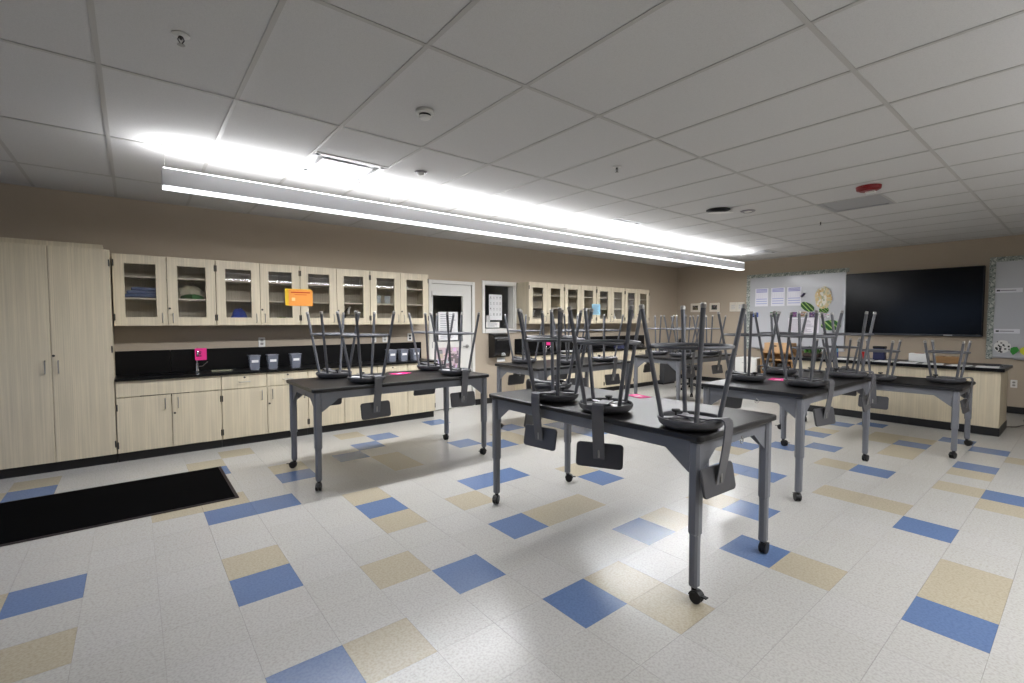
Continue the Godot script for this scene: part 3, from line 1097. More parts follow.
# sheet of paper on a wall: at = centre, n = outward, w x h, printed
func sheet(called: String, label: String, cat: String, at: Vector3, n: Vector3, w: float, h: float, im: Image, group := "", thick := 0.002) -> MeshInstance3D:
	var s := S()
	var xf := facing(at, n)
	var hw := w / 2
	var hh := h / 2
	# front with its own texture coordinates (x to the side, z downwards)
	for q in [[Vector2(-hw, -hh), Vector2(0, 0)], [Vector2(hw, -hh), Vector2(1, 0)], [Vector2(hw, hh), Vector2(1, 1)], [Vector2(-hw, -hh), Vector2(0, 0)], [Vector2(hw, hh), Vector2(1, 1)], [Vector2(-hw, hh), Vector2(0, 1)]]:
		s.set_normal(n); s.set_uv(q[1]); s.add_vertex(xf * Vector3(q[0].x, thick, q[0].y))
	for e in [[-hw, -hh, hw, -hh], [hw, -hh, hw, hh], [hw, hh, -hw, hh], [-hw, hh, -hw, -hh]]:
		var d := Vector3(e[1] - e[3], 0, 0)
		var a := xf * Vector3(e[0], 0, e[1]); var b := xf * Vector3(e[2], 0, e[3])
		var c := xf * Vector3(e[2], thick, e[3]); var f := xf * Vector3(e[0], thick, e[1])
		var nn := (xf.basis * Vector3(e[3] - e[1], 0, e[0] - e[2])).normalized()
		for p in [a, b, c, a, c, f]:
			s.set_normal(nn); s.set_uv(Vector2(0.01, 0.01)); s.add_vertex(p)
	for q in [Vector2(-hw, -hh), Vector2(hw, hh), Vector2(hw, -hh), Vector2(-hw, -hh), Vector2(-hw, hh), Vector2(hw, hh)]:
		s.set_normal(-n); s.set_uv(Vector2(0.01, 0.01)); s.add_vertex(xf * Vector3(q.x, 0, q.y))
	var m := mat("print_" + str(M.size()), Color.WHITE, 0.8)
	m.albedo_texture = tex(im)
	return solo(called, label, cat, s, m, Vector3.ZERO, group)

func back_wall_things() -> void:
	# the white door with its dark pane
	var wp: Material = M["white_paint"]
	var d := struct_root("door_1")
	var s := S()
	span(s, Vector3(3.56, 0, BACK - 0.1), Vector3(3.615, 2.075, BACK + 0.018), 0.003)
	span(s, Vector3(4.365, 0, BACK - 0.1), Vector3(4.42, 2.075, BACK + 0.018), 0.003)
	span(s, Vector3(3.615, 2.02, BACK - 0.1), Vector3(4.365, 2.075, BACK + 0.018), 0.003)
	part(d, "door_frame", s, wp)
	s = S()
	span(s, Vector3(3.617, 0.008, BACK - 0.055), Vector3(3.645, 2.018, BACK - 0.01))
	span(s, Vector3(4.195, 0.008, BACK - 0.055), Vector3(4.363, 2.018, BACK - 0.01))
	span(s, Vector3(3.645, 0.008, BACK - 0.055), Vector3(4.195, 1.095, BACK - 0.01))
	span(s, Vector3(3.645, 1.835, BACK - 0.055), Vector3(4.195, 2.018, BACK - 0.01))
	part(d, "door_leaf", s, wp)
	s = S()
	span(s, Vector3(3.645, 1.095, BACK - 0.036), Vector3(4.195, 1.835, BACK - 0.03))
	part(d, "door_pane", s, M["cabinet_glass"])
	s = S()
	lathe(s, [Vector2(0.03, 0), Vector2(0.03, 0.008), Vector2(0.012, 0.012), Vector2(0.012, 0.045), Vector2(0, 0.045)], 14, facing(Vector3(4.275, 1.01, BACK - 0.01), Vector3.BACK))
	tube(s, [Vector3(4.275, 1.01, BACK + 0.03), Vector3(4.18, 1.01, BACK + 0.032)], 0.009, 8)
	part(d, "door_handle", s, M["nickel"])
	for y in [0.25, 1.05, 1.85]:
		s = S()
		span(s, Vector3(3.606, y - 0.05, BACK - 0.012), Vector3(3.62, y + 0.05, BACK + 0.022), 0.003)
		part(d, "hinge", s, M["nickel"])
	# inner window with a deep reveal
	var w := struct_root("window_2")
	s = S()
	span(s, Vector3(4.57, 1.22, BACK), Vector3(4.625, 2.115, BACK + 0.02), 0.003)
	span(s, Vector3(5.265, 1.22, BACK), Vector3(5.312, 2.115, BACK + 0.02), 0.003)
	span(s, Vector3(4.625, 2.055, BACK), Vector3(5.265, 2.115, BACK + 0.02), 0.003)
	span(s, Vector3(4.625, 1.22, BACK), Vector3(5.265, 1.29, BACK + 0.03), 0.003)
	part(w, "casing", s, wp)
	s = S()
	span(s, Vector3(4.62, 1.285, BACK - 0.16), Vector3(4.63, 2.06, BACK))
	span(s, Vector3(5.25, 1.285, BACK - 0.16), Vector3(5.27, 2.06, BACK))
	span(s, Vector3(4.63, 2.045, BACK - 0.16), Vector3(5.25, 2.06, BACK))
	span(s, Vector3(4.63, 1.285, BACK - 0.16), Vector3(5.25, 1.295, BACK))
	part(w, "reveal", s, wp)
	s = S()
	span(s, Vector3(4.63, 1.295, BACK - 0.15), Vector3(5.25, 2.045, BACK - 0.14))
	part(w, "window_pane", s, M["cabinet_glass"])
	var nz := Vector3.BACK
	var zp := BACK - 0.03
	sheet("taped_page", "white printed page taped on the dark door pane", "paper", Vector3(3.93, 1.345, zp), nz, 0.36, 0.46, print_image(96, 128, Color(0.92, 0.92, 0.92), "text", 2))
	sheet("door_poster", "pinkish group photo poster taped low on the white door", "poster", Vector3(3.91, 0.83, BACK - 0.01), nz, 0.42, 0.34, print_image(96, 80, Color(0.78, 0.7, 0.72), "photo", 4))
	var zg := BACK - 0.14
	sheet("wall_chart", "white chart of small figures on the dark inner window", "chart", Vector3(4.96, 1.67, zg), nz, 0.285, 0.45, print_image(128, 192, Color(0.9, 0.9, 0.9), "figures", 5))
	sheet("small_card", "small square white card under the chart in inner window", "card", Vector3(4.80, 1.47, zg), nz, 0.075, 0.11, print_image(32, 48, Color(0.88, 0.88, 0.86), "text", 6), "cards in the inner window")
	sheet("name_strip", "wide white strip card along the bottom of inner window", "card", Vector3(4.90, 1.36, zg), nz, 0.29, 0.1, print_image(96, 32, Color(0.9, 0.9, 0.88), "text", 7), "cards in the inner window")
	# towel dispenser
	var o := thing("towel_dispenser", "black paper towel dispenser on the wall under inner window", "dispenser", Vector3(4.87, 0.79, BACK))
	s = S()
	var side := PackedVector2Array([Vector2(0.0, 0.0), Vector2(0.17, 0.02), Vector2(0.2, 0.1), Vector2(0.2, 0.33), Vector2(0.16, 0.405), Vector2(0.06, 0.425), Vector2(0, 0.425)])
	prism(s, side, -0.17, 0.17, Transform3D(Basis(Vector3.BACK, Vector3.RIGHT, Vector3.UP), Vector3.ZERO), 0.012)
	part(o, "cover", s, mat("dispenser_black", c8(22, 21, 22), 0.22))
	s = S()
	box(s, Vector3(0, 0.315, 0.2), Vector3(0.24, 0.012, 0.008), 0.003)
	part(o, "seam_bar", s, M["nickel"])
	s = S()
	tube(s, [Vector3(-0.03, 0.07, 0.199), Vector3(-0.02, 0.09, 0.2), Vector3(-0.01, 0.07, 0.199), Vector3(0.0, 0.095, 0.201), Vector3(0.012, 0.07, 0.199), Vector3(0.024, 0.092, 0.2), Vector3(0.036, 0.07, 0.199), Vector3(0.05, 0.072, 0.199)], 0.005, 5)
	box(s, Vector3(0.01, 0.055, 0.197), Vector3(0.09, 0.008, 0.006))
	part(o, "logo", s, M["paper"])
	s = S()
	box(s, Vector3(0.03, -0.03, 0.1), Vector3(0.17, 0.07, 0.004))
	part(o, "paper_towel", s, M["paper"])
	# outlets above the worktop
	for q in [[1.227, 1.165, "white outlet above the worktop behind the grey bins"], [2.672, 1.18, "white switch plate above the worktop next to another plate"], [2.839, 1.178, "white outlet plate above worktop near the last bins"], [3.237, 1.184, "white plate with dark phone jack by the door"]]:
		outlet(q[2], Vector3(q[0], q[1], BACK), Vector3.BACK, q[0] > 3.0)
	# orange notice on the cabinet doors
	sheet("yellow_sheet", "yellow sheet of card behind the orange notice on cabinet doors", "paper", Vector3(1.577, 1.722, -6.2785), nz, 0.30, 0.205, print_image(16, 16, Color(0.95, 0.78, 0.2), "plain"))
	sheet("orange_notice", "orange notice with red heading taped over glass cabinet doors", "notice", Vector3(1.605, 1.716, -6.276), nz, 0.28, 0.2, print_image(128, 92, Color(0.97, 0.64, 0.3), "notice"))
	sheet("blue_note", "pale blue note taped across two far cabinet doors", "note", Vector3(7.06, 1.655, -6.2785), nz, 0.24, 0.21, print_image(64, 56, Color(0.55, 0.75, 0.84), "text", 9))

func outlet(label: String, at: Vector3, n: Vector3, dark := false) -> void:
	var o := thing("wall_outlet", label, "outlet", at, "wall outlets")
	var s := S()
	var xf := facing(Vector3.ZERO, n)
	prism(s, rrect(0.075, 0.12, 0.008, 3), 0, 0.007, xf, 0.002)
	part(o, "cover_plate", s, M["white_plastic"])
	for y in [-0.022, 0.022]:
		s = S()
		prism(s, rrect(0.034, 0.03, 0.01, 3), 0.007, 0.009, Transform3D(xf.basis, xf * Vector3(0, 0, y)))
		part(o, "socket", s, M["black_rubber"] if dark else mat("socket_grey", c8(150, 148, 144), 0.5))

# ------------------------------------------------------------------ far wall
func sticker(called: String, label: String, poly: PackedVector2Array, z: float, y: float, im: Image, x := 10.412) -> void:
	var s := S()
	var n := Vector3.LEFT
	var xf := facing(Vector3(x, y, z), n)
	var lo := Vector2(1e9, 1e9)
	var hi := Vector2(-1e9, -1e9)
	for p in poly:
		lo = lo.min(p); hi = hi.max(p)
	var idx := Geometry2D.triangulate_polygon(poly)
	for k in range(0, idx.size(), 3):
		for e in [0, 1, 2]:
			var p := poly[idx[k + e]]
			s.set_normal(n); s.set_uv((p - lo) / (hi - lo)); s.add_vertex(xf * Vector3(p.x, 0.004, p.y))
	for i in poly.size():
		var a := poly[i]
		var b := poly[(i + 1) % poly.size()]
		var nn := (xf.basis * Vector3(a.x + b.x, 0, a.y + b.y)).normalized()
		for q in [[a, 0.0], [b, 0.0], [b, 0.004], [a, 0.0], [b, 0.004], [a, 0.004]]:
			s.set_normal(nn); s.set_uv(((q[0] as Vector2) - lo) / (hi - lo)); s.add_vertex(xf * Vector3(q[0].x, q[1], q[0].y))
	var m := mat("sticker_" + str(M.size()), Color.WHITE, 0.7)
	m.albedo_texture = tex(im)
	solo(called, label, "cut-out", s, m, Vector3.ZERO, "paper cut-outs on the whiteboard")

func whiteboard(label: String, z0: float, z1: float, y0: float, y1: float, sides: Array) -> Node3D:
	var o := thing("whiteboard", label, "whiteboard", Vector3(FAR, y0, (z0 + z1) / 2))
	var s := S()
	var L := z1 - z0
	var H := y1 - y0
	box(s, Vector3(-0.015, H / 2, 0), Vector3(0.02, H, L))
	part(o, "writing_surface", s, mat("board_white", c8(192, 194, 198), 0.22))
	s = S()
	for e in [[H / 2, -L / 2, H, 0.02], [H / 2, L / 2, H, 0.02]]:
		box(s, Vector3(-0.016, e[0], e[1]), Vector3(0.03, e[2], e[3]), 0.003)
	for y in [0.0, H]: box(s, Vector3(-0.016, y, 0), Vector3(0.03, 0.02, L + 0.02), 0.003)
	part(o, "frame", s, mat("aluminium", c8(175, 176, 178), 0.35, 0.7))
	s = S()
	box(s, Vector3(-0.05, -0.015, 0), Vector3(0.06, 0.015, L * 0.8), 0.004)
	part(o, "pen_tray", s, mat("aluminium", c8(175, 176, 178), 0.35, 0.7))
	if not M.has("border_paper"):
		var m := mat("border_paper", Color.WHITE, 0.85)
		m.albedo_texture = tex(print_image(128, 128, Color(0.6, 0.63, 0.6), "border", 3))
		m.uv1_triplanar = true
		m.uv1_scale = Vector3.ONE * 3.0
	var bw := 0.075
	for e in sides:
		s = S()
		if e == "top": box(s, Vector3(-0.034, H + bw / 2 - 0.012, 0), Vector3(0.004, bw, L + 2 * bw - 0.03))
		elif e == "back": box(s, Vector3(-0.034, H / 2 - 0.02, -L / 2 - bw / 2 + 0.012), Vector3(0.004, H + 0.02, bw))
		part(o, "paper_border", s, M["border_paper"])
	return o

func far_wall_things() -> void:
	whiteboard("whiteboard with calendars and food cut-outs between pictures and television", -4.83, -3.03, 0.85, 2.365, ["top", "back"])
	whiteboard("wide whiteboard with grey patterned border on the other side of television", -1.02, 1.42, 0.86, 2.36, ["top", "back"])
	# television
	var t := thing("television", "large black flat television on the wall between two whiteboards", "television", Vector3(FAR, 1.175, -2.065))
	var s := S()
	box(s, Vector3(-0.06, 0.565, 0), Vector3(0.06, 1.13, 1.89), 0.012)
	part(t, "casing", s, mat("tv_black", c8(16, 16, 18), 0.35))
	s = S()
	box(s, Vector3(-0.0915, 0.575, 0), Vector3(0.003, 1.08, 1.85))
	part(t, "screen", s, mat("screen", c8(9, 10, 13), 0.18, 0.0, 0.3))
	s = S()
	box(s, Vector3(-0.0915, 0.018, 0), Vector3(0.004, 0.03, 1.87), 0.001)
	part(t, "lower_bezel", s, mat("bezel_grey", c8(52, 54, 58), 0.35))
	s = S()
	box(s, Vector3(-0.0942, 0.018, 0.53), Vector3(0.002, 0.012, 0.11))
	part(t, "badge", s, M["paper"])
	s = S()
	box(s, Vector3(-0.015, 0.5, 0), Vector3(0.03, 0.4, 0.6))
	part(t, "wall_bracket", s, M["black_rubber"])
	# framed pictures
	var n := Vector3.LEFT
	var pics := [[-6.126, 0.25, "small framed picture of a brown landscape by the room corner", Color(0.36, 0.32, 0.22)], [-5.645, 0.24, "small framed dark landscape picture, middle of the row", Color(0.2, 0.2, 0.17)], [-5.2, 0.16, "white framed sketch of a plant beside another sketch", Color(0.82, 0.81, 0.78)], [-5.03, 0.16, "white framed sketch touching the whiteboard border side", Color(0.8, 0.79, 0.77)]]
	for k in 4:
		var q = pics[k]
		var o := thing("framed_picture", q[2], "picture", Vector3(FAR, 1.742, q[0]), "framed pictures on the wall")
		s = S()
		box(s, Vector3(-0.008, 0, 0), Vector3(0.016, 0.205, q[1]), 0.003)
		part(o, "mount", s, mat("picture_mount", c8(216, 210, 196), 0.7))
		s = S()
		var im := print_image(48, 40, q[3], "photo" if k < 2 else "figures", 30 + k)
		var m := mat("picture_print" + str(k), Color.WHITE, 0.6)
		m.albedo_texture = tex(im)
		m.uv1_triplanar = true
		m.uv1_scale = Vector3.ONE * 6.0
		box(s, Vector3(-0.017, 0, 0), Vector3(0.003, 0.105, q[1] * 0.56))
		part(o, "print", s, m)
	# papers and cut-outs on the whiteboard
	for k in 3:
		sheet("calendar_page", ["calendar page by the bordered end of the whiteboard", "calendar page in the middle of three on the whiteboard", "calendar page beside the purple marker on the whiteboard"][k], "calendar", Vector3(10.421, 1.93, [-4.57, -4.24, -3.925][k]), n, 0.27, 0.38, print_image(96, 128, Color(0.9, 0.9, 0.93), "calendar"), "calendar pages")
	sticker("food_picture", "round brown and white food cut-out on the whiteboard", oval(0.30, 0.43, 22, 0.06, 3), -3.39, 1.885, print_image(64, 80, Color(0.84, 0.78, 0.62), "food", 12))
	sticker("leaf_cutout", "green striped leaf cut-out under the purple marker", tilted(oval(0.28, 0.16, 16, 0.05, 5), 0.55), -3.67, 1.71, print_image(64, 48, Color(0.13, 0.3, 0.1), "leaf"))
	sticker("leaf_cutout", "green leaf cut-out below the round food picture", oval(0.17, 0.12, 16, 0.06, 6), -3.38, 1.64, print_image(64, 48, Color(0.15, 0.33, 0.1), "leaf"), 10.416)
	sticker("leaf_cutout", "wide green striped leaf cut-out low on the whiteboard", oval(0.34, 0.2, 18, 0.05, 7), -3.25, 1.345, print_image(80, 48, Color(0.13, 0.36, 0.12), "leaf"))
	for k in 6:
		var says := ["blue number card on the whiteboard near the border", "green picture card beside the blue one on the whiteboard", "purple picture card above the class list", "tan photo card between purple cards", "dark purple card over the class list end", "white card beside the wide leaf cut-out"]
		var cs := [Color(0.25, 0.35, 0.7), Color(0.3, 0.5, 0.3), Color(0.5, 0.3, 0.55), Color(0.75, 0.6, 0.48), Color(0.35, 0.22, 0.42), Color(0.86, 0.87, 0.88)]
		sheet("picture_card", says[k], "card", Vector3(10.421, [1.56, 1.565, 1.56, 1.565, 1.55, 1.53][k], [-4.69, -4.32, -3.93, -3.75, -3.585, -3.38][k]), n, [0.12, 0.14, 0.13, 0.13, 0.1, 0.2][k], 0.1, print_image(32, 28, cs[k], "photo", 40 + k), "picture cards on the whiteboard")
	sheet("class_list", "white list sheets taped in a block on the whiteboard", "paper", Vector3(10.421, 1.34, -3.74), n, 0.56, 0.3, print_image(128, 64, Color(0.9, 0.89, 0.91), "text", 13))
	s = S()
	tube(s, [Vector3(10.402, 1.915, -3.785), Vector3(10.402, 1.985, -3.725)], 0.02, 8)
	solo("board_magnet", "dark purple magnet marker stuck on the whiteboard", "magnet", s, mat("magnet_purple", c8(40, 22, 60), 0.4))
	# labels on the other whiteboard
	sheet("board_label", "white strip label high on the wide whiteboard", "label", Vector3(10.421, 1.90, -0.86), n, 0.3, 0.07, print_image(96, 24, Color(0.9, 0.9, 0.92), "tag"), "strip labels")
	sheet("board_label", "white strip label low on the wide whiteboard", "label", Vector3(10.421, 1.27, -0.86), n, 0.28, 0.07, print_image(96, 24, Color(0.9, 0.9, 0.92), "tag"), "strip labels")
	sticker("magnet_cluster", "round spotted black and white cut-out low on wide whiteboard", oval(0.19, 0.2, 18, 0.04, 8), -0.9, 1.03, spots_image())
	sticker("green_cutout", "small green leaf-shaped cut-out beside the spotted one", oval(0.09, 0.13, 7, 0.22, 9), -0.77, 0.98, print_image(16, 16, Color(0.2, 0.55, 0.2), "plain"))
	sticker("yellow_cutout", "small yellow pear-shaped cut-out beside the green one", oval(0.08, 0.13, 9, 0.15, 10), -0.67, 0.975, print_image(16, 16, Color(0.85, 0.85, 0.25), "plain"))
	sticker("orange_cutout", "small orange round cut-out on the wide whiteboard", oval(0.07, 0.1, 10, 0.08, 11), -0.42, 0.97, print_image(16, 16, Color(0.75, 0.4, 0.2), "plain"))
	outlet("grey outlet plate on the wall past the demonstration counter", Vector3(FAR, 0.46, -0.76), Vector3.LEFT)
	# cable on the floor
	s = S()
	tube(s, [Vector3(8.98, 0.012, -0.70), Vector3(9.1, 0.008, -0.62), Vector3(9.4, 0.008, -0.55), Vector3(9.8, 0.008, -0.6), Vector3(10.2, 0.008, -0.5), Vector3(10.36, 0.01, -0.2)], 0.006, 6)
	solo("power_cable", "thin black cable lying on the floor behind the counter", "cable", s, M["black_rubber"])

func spots_image() -> Image:
	var im := Image.create(64, 64, false, Image.FORMAT_RGB8)
	im.fill(Color(0.88, 0.88, 0.87))
	var g := RandomNumberGenerator.new(); g.seed = 77
	for k in 22:
		im.fill_rect(Rect2i(g.randi_range(2, 56), g.randi_range(2, 56), g.randi_range(4, 9), g.randi_range(4, 9)), Color(0.1, 0.1, 0.1))
	return im

# ------------------------------------------------------------------ demonstration counter
func counter_things() -> void:
	var o := thing("demonstration_counter", "cream panelled demonstration counter with black top below the television", "counter", Vector3(8.58, 0, -1.86))
	var lam: Material = M["laminate"]
	var z0 := -1.2
	var z1 := 1.155
	var s := S()
	span(s, Vector3(-0.37, 0.1, z0), Vector3(0.37, 0.803, z1))
	part(o, "body", s, lam)
	for k in 2:
		s = S()
		var a := lerpf(z0, z1, k / 2.0)
		var b := lerpf(z0, z1, (k + 1) / 2.0)
		span(s, Vector3(-0.384, 0.1, a + 0.0015), Vector3(-0.37, 0.803, b - 0.0015))
		part(o, "front_panel", s, lam)
	s = S()
	span(s, Vector3(-0.378, 0.004, z0 - 0.008), Vector3(0.378, 0.105, z1 + 0.008))
	span(s, Vector3(-0.392, 0.004, z0 - 0.008), Vector3(-0.378, 0.105, z1 + 0.008))
	part(o, "base_strip", s, M["black_base"])
	s = S()
	span(s, Vector3(-0.44, 0.804, z0 - 0.04), Vector3(0.44, 0.845, z1 + 0.035), 0.005)
	part(o, "counter_top", s, M["epoxy"])
	var top := 0.846
	var cat := "things on the demonstration counter"
	# red cup
	s = S()
	lathe(s, [Vector2(0, 0), Vector2(0.032, 0), Vector2(0.045, 0.11), Vector2(0.041, 0.11), Vector2(0.03, 0.005), Vector2(0, 0.005)], 18)
	solo("plastic_cup", "red plastic cup standing on the demonstration counter", "cup", s, mat("cup_red", c8(190, 28, 26), 0.35), Vector3(8.62, top, -2.25), cat)
	var b := thing("storage_box", "navy blue box with black lid on the demonstration counter", "box", Vector3(8.6, top, -2.03), cat)
	s = S()
	box(s, Vector3(0, 0.09, 0), Vector3(0.12, 0.18, 0.14), 0.006)
	part(b, "body", s, mat("navy", c8(22, 28, 70), 0.5))
	s = S()
	box(s, Vector3(0, 0.192, 0), Vector3(0.13, 0.028, 0.15), 0.006)
	part(b, "lid", s, M["black_rubber"])
	b = thing("tissue_box", "white printed carton lying on the counter under television", "carton", Vector3(8.66, top, -1.58), cat)
	s = S()
	box(s, Vector3(0, 0.06, 0), Vector3(0.13, 0.12, 0.21), 0.003)
	part(b, "carton", s, M["paper"])
	s = S()
	prism(s, oval(0.05, 0.11, 16), 0.12, 0.123)
	part(b, "opening", s, mat("print_red", c8(170, 80, 80), 0.7))
	b = thing("cardboard_box", "flat brown cardboard box on the counter beside white carton", "box", Vector3(8.7, top, -1.27), cat)
	s = S()
	box(s, Vector3(0, 0.045, 0), Vector3(0.2, 0.09, 0.24), 0.003)
	part(b, "body", s, mat("cardboard", c8(150, 116, 78), 0.85))
	s = S()
	box(s, Vector3(0, 0.091, 0), Vector3(0.202, 0.002, 0.05))
	part(b, "tape", s, mat("tape_tan", c8(178, 150, 110), 0.5))
	# loose papers
	var g := RandomNumberGenerator.new(); g.seed = 9
	var spots := [[8.32, -0.84, 0.06, "white paper at the outer corner of the demonstration counter"], [8.3, -1.10, -0.08, "white paper second from the counter's outer corner"], [8.34, -1.37, 0.1, "paper before the brown cardboard box"], [8.3, -1.64, 0.05, "paper before the white carton on the counter"], [8.34, -1.91, -0.09, "paper before the navy box on the counter"], [8.36, -2.17, 0.05, "paper lying before the red cup"], [8.38, -2.43, -0.06, "paper lying just past the red cup"]]
	for q in spots:
		s = S()
		box(s, Vector3.ZERO, Vector3(0.28, 0.006, 0.21), 0.0, Transform3D(Basis(Vector3.UP, q[2]), Vector3(q[0], top + 0.003, q[1])))
		solo("loose_paper", q[3], "paper", s, M["paper"], Vector3.ZERO, "loose papers on the counter")
	s = S()
	box(s, Vector3.ZERO, Vector3(0.2, 0.02, 0.16), 0.003, Transform3D(Basis(Vector3.UP, 0.2), Vector3(8.62, top + 0.01, -0.82)))
	solo("dark_binder", "dark binder lying at the end of the counter top", "binder", s, mat("binder", c8(48, 48, 54), 0.5), Vector3.ZERO, cat)
	# spray bottle
	b = thing("spray_bottle", "pale blue spray bottle on the counter before the whiteboard", "spray bottle", Vector3(8.62, top, -2.62), cat)
	s = S()
	lathe(s, [Vector2(0, 0), Vector2(0.042, 0), Vector2(0.045, 0.02), Vector2(0.045, 0.14), Vector2(0.018, 0.2), Vector2(0.015, 0.24), Vector2(0, 0.24)], 16)
	part(b, "bottle", s, mat("bottle_blue", c8(120, 176, 208), 0.25))
	s = S()
	lathe(s, [Vector2(0.047, 0.0), Vector2(0.047, 0.09)], 16)
	part(b, "label_band", s, mat("band_blue", c8(30, 60, 150), 0.5))
	s = S()
	box(s, Vector3(-0.02, 0.27, 0), Vector3(0.1, 0.05, 0.03), 0.008)
	box(s, Vector3(-0.045, 0.22, 0), Vector3(0.012, 0.06, 0.016), 0.003)
	part(b, "trigger_head", s, M["white_plastic"])
	# leafy plant in a low box
	b = thing("potted_plant", "low leafy green plant in a dark tray on the counter", "plant", Vector3(8.58, top, -2.93), cat)
	s = S()
	box(s, Vector3(0, 0.025, 0), Vector3(0.16, 0.05, 0.24), 0.006)
	part(b, "tray", s, mat("tray_brown", c8(52, 36, 26), 0.6))
	s = S()
	for k in 70:
		var a := g.randf() * TAU
		var base := Vector3(g.randf_range(-0.06, 0.06), 0.05, g.randf_range(-0.1, 0.1))
		var tip := base + Vector3(cos(a) * g.randf_range(0.03, 0.08), g.randf_range(0.05, 0.14), sin(a) * g.randf_range(0.03, 0.08))
		var sd := Vector3(-sin(a), 0, cos(a)) * 0.016
		var mid := base.lerp(tip, 0.55) + Vector3.UP * 0.01
		var nn := (tip - base).cross(sd).normalized()
		tri(s, base, mid + sd, mid - sd, nn, nn, nn)
		tri(s, mid + sd, tip, mid - sd, nn, nn, nn)
	var lf := part(b, "foliage", s, mat("leaf_green", c8(64, 108, 40), 0.6))
	lf.set_meta("kind", "stuff")
	# low shelf unit and white bin by the far wall
	b = thing("wooden_cubby", "brown wooden cubby shelf standing by the wall under whiteboard", "shelf unit", Vector3(9.95, 0, -3.98))
	var wm := wood("cubby_wood", c8(186, 146, 98), 0.6)
	for sg in [-1.0, 1.0]:
		s = S()
		box(s, Vector3(0, 0.4, sg * 0.29), Vector3(0.36, 0.8, 0.02))
		part(b, "side_panel", s, wm)
	for y in [0.02, 0.36, 0.66, 0.8]:
		s = S()
		box(s, Vector3(0, y, 0), Vector3(0.36, 0.02, 0.56))
		part(b, "shelf", s, wm)
	s = S()
	box(s, Vector3(0.17, 0.41, 0), Vector3(0.01, 0.78, 0.56))
	part(b, "back_panel", s, wm)
	for k in 4:
		s = S()
		box(s, Vector3(9.93, 0.371 + 0.11, -4.17 + k * 0.12), Vector3(0.22, 0.22, 0.06 + 0.015 * k), 0.003)
		solo("binder_book", ["white binder at the inner side of the cubby", "tan binder next to the white one in cubby", "black binder in the middle of the cubby", "brown binder at the outer side of cubby"][k], "binder", s, [M["paper"], mat("cardboard", c8(150, 116, 78), 0.85), M["black_rubber"], mat("binder_brown", c8(96, 62, 36), 0.6)][k], Vector3.ZERO, "binders in the cubby")
	b = thing("cardboard_box", "tan cardboard box with hand hole on top of cubby", "box", Vector3(9.95, 0.811, -3.98))
	s = S()
	box(s, Vector3(0, 0.09, 0), Vector3(0.28, 0.18, 0.5), 0.004)
	part(b, "body", s, mat("cardboard_tan", c8(196, 160, 120), 0.85))
	s = S()
	prism(s, oval(0.09, 0.03, 14), 0.0, 0.002, facing(Vector3(-0.14, 0.12, -0.05), Vector3.LEFT))
	part(b, "hand_hole", s, M["black_rubber"])
	b = thing("white_cabinet", "small white storage cabinet beside the wooden cubby", "cabinet", Vector3(10.0, 0, -4.6))
	s = S()
	box(s, Vector3(0, 0.34, 0), Vector3(0.4, 0.64, 0.46), 0.004)
	part(b, "body", s, M["white_plastic"])
	for y in [0.2, 0.5]:
		s = S()
		box(s, Vector3(-0.205, y, 0), Vector3(0.014, 0.28, 0.43), 0.003)
		var dr := part(b, "drawer", s, M["white_plastic"])
		s = S()
		tube(s, [Vector3(-0.21, y + 0.06, -0.06), Vector3(-0.235, y + 0.06, -0.05), Vector3(-0.235, y + 0.06, 0.05), Vector3(-0.21, y + 0.06, 0.06)], 0.005, 6)
		part(dr, "handle", s, M["nickel"])
	s = S()
	box(s, Vector3(0, 0.01, 0), Vector3(0.36, 0.02, 0.42))
	part(b, "plinth", s, M["black_base"])
	# office chair in the corner
	b = thing("office_chair", "black swivel office chair on casters in the room corner", "chair", Vector3(8.95, 0, -5.35), "", 0.6)
	var bk: Material = mat("chair_black", c8(22, 22, 24), 0.7)
	s = S()
	prism(s, rrect(0.46, 0.46, 0.08, 4), 0.42, 0.5, Transform3D.IDENTITY, 0.02)
	part(b, "seat", s, bk)
	s = S()
	box(s, Vector3(0, 0.82, -0.2), Vector3(0.42, 0.48, 0.07), 0.03)
	part(b, "backrest", s, bk)
	s = S()
	tube(s, [Vector3(0, 0.43, -0.12), Vector3(0, 0.47, -0.25), Vector3(0, 0.72, -0.25)], 0.02, 8)
	part(b, "back_post", s, bk)
	s = S()
	lathe(s, [Vector2(0.03, 0.1), Vector2(0.03, 0.3), Vector2(0.02, 0.3), Vector2(0.02, 0.43)], 12)
	part(b, "gas_column", s, bk)
	for k in 5:
		var a := TAU * k / 5.0
		s = S()
		tube(s, [Vector3(0, 0.13, 0), Vector3(cos(a) * 0.27, 0.075, sin(a) * 0.27)], 0.02, 6, false, 0.014)
		var lg := part(b, "spoke", s, bk)
		s = S()
		var wx := facing(Vector3(cos(a) * 0.27 - sin(a) * 0.02, 0.03, sin(a) * 0.27 + cos(a) * 0.02), Vector3(-sin(a), 0, cos(a)))
		lathe(s, [Vector2(0, -0.03), Vector2(0.028, -0.03), Vector2(0.03, -0.02), Vector2(0.03, 0.0), Vector2(0, 0.0)], 12, wx)
		part(lg, "caster", s, M["black_rubber"])
	for sg in [-1.0, 1.0]:
		s = S()
		tube(s, [Vector3(sg * 0.2, 0.45, 0), Vector3(sg * 0.27, 0.5, 0), Vector3(sg * 0.27, 0.64, 0)], 0.014, 6)
		box(s, Vector3(sg * 0.27, 0.655, 0.0), Vector3(0.06, 0.03, 0.24), 0.01)
		part(b, "armrest", s, bk)

# ------------------------------------------------------------------ tables and stools
var parts_of := {}

